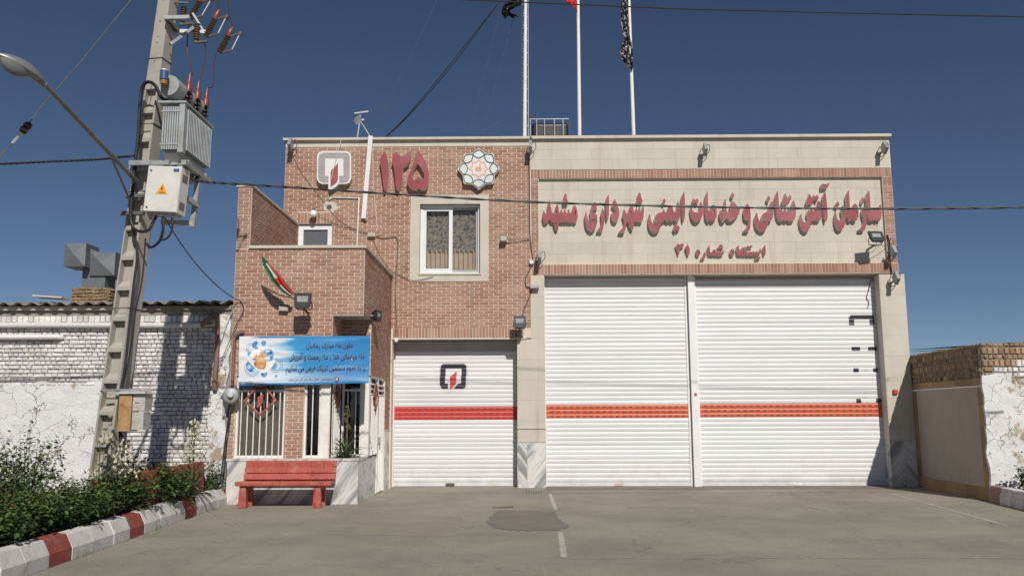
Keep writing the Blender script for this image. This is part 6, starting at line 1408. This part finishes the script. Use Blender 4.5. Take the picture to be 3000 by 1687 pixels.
# ------------------------------------------------------------------ lamps and fittings on the walls
def floodlight(label, C, w, h, wall_y, tiltd=0, yaw=0):
    C = Vector(C); T = thing('floodlight', label, 'floodlight', C-Vector((0, 0, h/2)), 'floodlights on the station')
    M3 = Matrix.Rotation(R(yaw), 3, 'Z') @ Matrix.Rotation(R(tiltd), 3, 'X')
    def put(mb): mb.v = [tuple(C+M3 @ Vector(v)) for v in mb.v]; return mb
    mb = MB(); fr_ = [(-w/2, h/2), (w/2, h/2), (w*.47, -h*.25), (w*.36, -h/2), (-w*.36, -h/2), (-w*.47, -h*.25)]
    win_ = [(-w*.34, h*.34), (w*.34, h*.34), (w*.31, -h*.10), (-w*.31, -h*.10)]
    mb.prism(fr_, -.03, .02, 0, 0, [win_]); put(mb).obj('bezel', 'black_metal', T)
    mb = MB(); mb.prism(win_, -.018, -.012); put(mb).obj('glass', 'lamp_glass', T)
    mb = MB(); a_ = [(x*.9, z_*.9) for x, z_ in fr_]; n = 6; mb.add([(x, .02, z_) for x, z_ in a_]+[(x*.55, .11, z_*.55) for x, z_ in a_], [tuple(range(6)), tuple(range(11, 5, -1))]+[(k, (k+1) % 6, 6+(k+1) % 6, 6+k) for k in range(6)]); put(mb).obj('housing', 'black_metal', T)
    mb = MB(); mb.tube([(-w*.5, .02, 0), (-w*.5, .10, -h*.30), (-w*.4, .15, -h*.42), (w*.4, .15, -h*.42), (w*.5, .10, -h*.30), (w*.5, .02, 0)], .011, 6); put(mb).obj('yoke', 'steel_dark', T)
    b0 = C+M3 @ Vector((0, .15, -h*.42)); MB().bar(b0, (b0.x, wall_y, b0.z-.03), .035, .03).obj('arm', 'steel_dark', T)
    mb = MB(); mb.tube(spline([C+M3 @ Vector((0, .05, -h/2)), C+Vector((.0, .12, -h*.95)), C+Vector((-.06, .22, -h*1.15)), C+Vector((-.10, .3, -h*.8))], 5), .006, 5); mb.obj('wire', 'dark_cable', T)
    return T
floodlight('black floodlight on the entrance front beside the small flag', (-3.95, -3.86, 3.64), .31, .28, YE, -10)
floodlight('black floodlight above the right end of the narrow door', (-.02, -.36, 3.61), .27, .26, 0, -8)
floodlight('black floodlight in front of the long red lettering', (7.92, -.45, 5.465), .33, .27, .08, -25, 8)
floodlight('black floodlight seen edge on at the entrance side wall', (-2.80, -2.55, 3.51), .27, .22, -2.54, 0, 78)
MB_arm = MB().bar((-3.12, -2.95, 3.50), (-2.82, -2.60, 3.50), .03).obj('lamp_arm', 'galv'); tag(MB_arm, 'thin metal arm under the soffit behind the side floodlight', 'bracket')
def spot(label, C, wall_y=0):
    C = Vector(C); T = thing('spot_lamp', label, 'spotlight', C-Vector((0, 0, .15)), 'small spotlights on the facade')
    MB().obox(C+Vector((0, -.16, .03)), (.07, .20, .24), Matrix.Rotation(R(-35), 3, 'X')).obj('head', 'galv', T); MB().bar(C+Vector((0, -.14, 0)), (C.x, wall_y, C.z-.04), .03).obj('bracket', 'steel_dark', T)
    MB().tube(spline([C+Vector((.02, -.1, .1)), C+Vector((.10, -.1, .16)), C+Vector((.12, -.06, .02)), C+Vector((-.02, -.02, -.14)), C+Vector((-.10, -.01, -.05)), C+Vector((-.04, 0, .1))], 6), .009, 5).obj('wire', 'grey_cable', T, True)
    return T
spot('spotlight at the left top corner of the brick wall', (-5.276,-0.1,7.715)); spot('spotlight at the joint between brick and stone parapet', (0.242,-0.1,7.622)); spot('spotlight in the middle of the cream parapet', (4.233,-0.1,7.538)); spot('spotlight near the right end of the cream parapet', (8.32,-0.1,7.55)); spot('spotlight at the lower left corner of the sign panel', (0.432,-0.1,5.065))
spot('spotlight at the right end of the brick sign frame', (8.358,-0.1,5.134)); spot('spotlight on the right stone pier with a long shadow', (8.38,-0.1,4.543))
def jbox(label, C, s_, mat='white_plastic', arm=None, nm='junction_box', cat='junction box'):
    C = Vector(C); T = thing(nm, label, cat, C-Vector((0, 0, s_[2]/2)), 'small boxes on the facade'); bev(MB().obox(C, s_).obj('case', mat, T), .006)
    MB().obox(C-Vector((0, s_[1]/2+.004, 0)), (s_[0]*.8, .008, s_[2]*.8)).obj('cover', mat, T)
    if arm: MB().tube([C, arm], .010, 5).obj('rod', 'steel_dark', T)
    return T
jbox('grey box with a thin rod beside the large window', (-0.377,-0.12,5.525), (.14, .14, .11), 'box_grey', (0.211,-0.03,5.54)); jbox('white junction box at the foot of the sign frame', (0.253,-0.04,5.004), (.09, .08, .09)); jbox('pale box bracket high on the left stone pier', (0.321,-0.06,4.434), (.20, .14, .08), 'box_grey')
jbox('grey cable box below the white duct', (-3.396,-0.05,5.648), (.17, .10, .09), 'box_grey'); jbox('red alarm box on the white post between the wide doors', (3.917,0.22,2.02), (.07, .06, .08), 'red_decal'); jbox('red alarm box on the right stone pier', (8.291,-0.02,2.06), (.10, .07, .10), 'red_decal')
jbox('pale fitting low on the narrow door jamb', (-2.793,-0.05,3.251), (.07, .06, .10), 'white_plastic')
GL = thing('globe_lamp', 'white glass globe lamp above the small terrace window', 'lamp', (-4.723,-0.15,6.041))
c_ = Vector((-4.726,-0.15,6.134)); MB().lathe([(.0001, -.085), (.045, -.073), (.075, -.04), (.085, 0), (.075, .04), (.045, .07), (.03, .085)], c_, (0, 0, 1), 16).obj('globe', 'opal', GL, True); MB().lathe([(.03, .08), (.035, .12), (.02, .13)], c_, (0, 0, 1), 10).obj('cap', 'steel_dark', GL, True); MB().bar(c_+Vector((0, 0, .12)), (c_.x, 0, c_.z+.12), .025).obj('bracket', 'steel_dark', GL)
DU = thing('cable_duct', 'long white duct leaning down the brick wall from the roof edge', 'duct', (-3.581,-0.08,6.032)); MB().bar((-3.449,-0.13,7.97), (-3.585,-0.06,6.037), .10, .07, up=(0, 1, 0)).obj('channel', 'white_plastic', DU); MB().bar((-3.585,-0.06,6.056), (-3.542,-0.04,5.986), .07, .05).obj('end_fitting', 'steel_dark', DU)
PT = thing('thin_pipe', 'thin cream pipe bent down the brick beside the patched hole', 'pipe', (-3.733,-0.02,5.415)); MB().tube([(-4.399,-0.03,6.498),(-4.308,-0.03,6.545),(-3.711,-0.03,6.522),(-3.732,-0.03,5.413)], .018, 8).obj('pipe', 'pvc', PT, True)
PH = thing('wall_hole', 'round dark pipe hole in a smear of plaster on the brick', 'vent hole', (-4.375,-0.02,6.219)); r7 = random.Random(2); c_ = (-4.37,-0.014,6.333)
MB().prism([(c_[0]+(.15+r7.uniform(-.03, .03))*math.cos(a)*1.15, c_[2]+(.125+r7.uniform(-.03, .03))*math.sin(a)) for a in [6.283*i/20 for i in range(20)]], -.016, .0).obj('plaster_patch', 'cream_stone', PH); c2 = (-4.396,-0.02,6.322); MB().lathe([(.06, 0), (.06, .006)], (c2[0], -.016, c2[2]), (0, -1, 0), 14).obj('hole', 'slot_dark', PH)
# loose wiring on the brick
WY = -.022
for lab, pts, r_, mt in (
  ('thick grey wire from the cable box to the entrance roof', [(-3.354,-0.03,5.652),(-3.126,-0.025,5.577),(-2.826,-0.025,5.594),(-2.801,-0.025,5.206),(-2.83,-0.025,4.765)], .010, 'grey_cable'),
  ('dark wire from the cable box down to the roof edge', [(-3.399,-0.03,5.624),(-3.21,-0.025,5.208),(-3.023,-0.025,4.931),(-2.848,-0.025,4.747)], .0045, 'grey_cable'),
  ('thin wire drooping across the brick to the cable box', [(-5.291,-0.03,7.613),(-5.094,-0.02,7.186),(-4.662,-0.02,6.615),(-4.093,-0.02,5.956),(-3.4,-0.03,5.671)], .0045, 'grey_cable'),
  ('thin wire from the globe lamp to the cable box', [(-4.723,-0.1,6.221),(-4.367,-0.03,5.992),(-3.905,-0.03,5.813),(-3.428,-0.03,5.671)], .005, 'grey_cable'),
  ('pale wire hanging beside the white duct', [(-3.426,-0.1,7.961),(-3.407,-0.02,7.27),(-3.355,-0.02,6.514),(-3.267,-0.02,5.765)], .007, 'white_cable'),
  ('thin wire below the large window', [(-2.794,-0.025,4.747),(-2.52,-0.03,4.616),(-2.249,-0.03,4.615),(-1.979,-0.03,4.687)], .006, 'grey_cable'),
  ('wire along the edge between brick and sign bay', [(0.205,-0.02,7.485),(0.218,-0.02,6.68),(0.213,-0.02,5.932),(0.246,-0.02,5.375),(0.28,-0.03,5.051)], .009, 'dark_cable'),
  ('looping black wire between the sign corner and the floodlight', [(0.252,-0.03,4.914),(0.115,-0.03,4.64),(0.141,-0.03,4.439),(0.276,-0.03,4.421),(0.148,-0.03,4.095),(0.021,-0.08,3.764)], .009, 'dark_cable'),
  ('wire down the entrance side corner to the door', [(-2.829,-0.03,4.746),(-2.84,-0.03,4.29),(-2.804,-0.03,3.747),(-2.814,-0.03,3.297)], .010, 'grey_cable'),
  ('thin wire over the emblem sign from the roof', [(-4.141,-0.12,7.892),(-4.212,-0.17,7.515),(-4.31,-0.17,7.043),(-4.42,-0.03,6.611),(-4.383,-0.02,6.52)], .006, 'white_cable'),
  ('wires at the right end of the sign frame', [(8.347,-0.03,5.606),(8.377,-0.05,5.372),(8.356,-0.05,5.052),(8.393,-0.03,4.69)], .014, 'dark_cable'),
  ('thin wire from the right floodlight to the frame', [(8.002,-0.4,5.404),(8.209,-0.1,5.317),(8.361,-0.03,5.404),(8.432,-0.03,5.532)], .006, 'dark_cable'),
  ('hanging wire with a loop at the top of the wide right door', [(8.121,0.28,4.613),(8.025,0.27,4.593),(8,0.27,4.483),(7.962,0.29,4.329),(7.918,0.29,4.21),(7.964,0.29,4.082),(7.92,0.29,3.963)], .008, 'dark_cable')):
    cable(lab, spline(pts, 4), r_, mt, 'wire', 'wires on the walls', 5, nm='wall_wire')
MB_t = thing('small_flag', 'furled green white red flag on a short stick at the entrance floodlight', 'flag', (-4.193,-3.6,3.784))
MB().tube([(-4.204,-3.45,3.805), (-4.406,-3.75,4.11), (-4.71,-3.95,4.453)], .010, 6).obj('stick', 'steel_dark', MB_t, True)
rows = [((-4.71,-3.95,4.446), (-4.695,-3.95,4.438)), ((-4.677,-3.92,4.304), (-4.577,-3.92,4.34)), ((-4.611,-3.88,4.171), (-4.467,-3.88,4.2)), ((-4.545,-3.84,4.023), (-4.373,-3.84,4.103)), ((-4.436,-3.8,3.904), (-4.314,-3.8,3.977)), ((-4.347,-3.74,3.81), (-4.248,-3.74,3.897)), ((-4.214,-3.68,3.729), (-4.173,-3.68,3.802))]
fl_ = MB(); n = 10
for j, (a, b) in enumerate(rows):
    for i in range(n+1):
        p = Vector(a).lerp(Vector(b), i/n); fl_.v.append((p.x, p.y-.035*math.sin(i*1.5+j*.4)*min(1, (Vector(a)-Vector(b)).length*6), p.z))
for j in range(len(rows)-1):
    for i in range(n):
        a = j*(n+1)+i; fl_.f.append((a, a+1, a+n+2, a+n+1)); m_ = (0 if i < 3 else (0 if j < 1 else 1 if j < 3 and i < 8 else 2)) if j < 4 else (0 if i < 2 else 1 if i < 5 else 2); fl_.mi.append(m_); fl_.tn.append(.5)
fl_.obj('cloth', ['flag_green', 'flag_white', 'flag_red'], MB_t, True, fix=False)
jbox('small metal box on the brick under the entrance floodlight', (-4.408,-3.43,3.547), (.17, .10, .09), 'box_grey')
# spray marks on the white wall
def spray(label, strokes, y, r_, mat):
    T = thing('spray_mark', label, 'graffiti', (strokes[0][0][0], y, strokes[0][0][2]))
    for s_ in strokes: MB().tube(spline(s_, 5), r_, 5).obj('stroke', mat, T, True)
spray('small blue spray painted numerals on the whitewashed bricks', [[(-5.72,-3.335,1.394),(-5.686,-3.335,1.437),(-5.633,-3.335,1.408),(-5.68,-3.335,1.322),(-5.653,-3.335,1.221)], [(-5.762,-3.335,1.351),(-5.701,-3.335,1.307),(-5.667,-3.335,1.207)], [(-5.565,-3.335,1.206),(-5.591,-3.335,1.293),(-5.558,-3.335,1.379),(-5.596,-3.335,1.394)]], -3.33, .012, 'blue_spray')
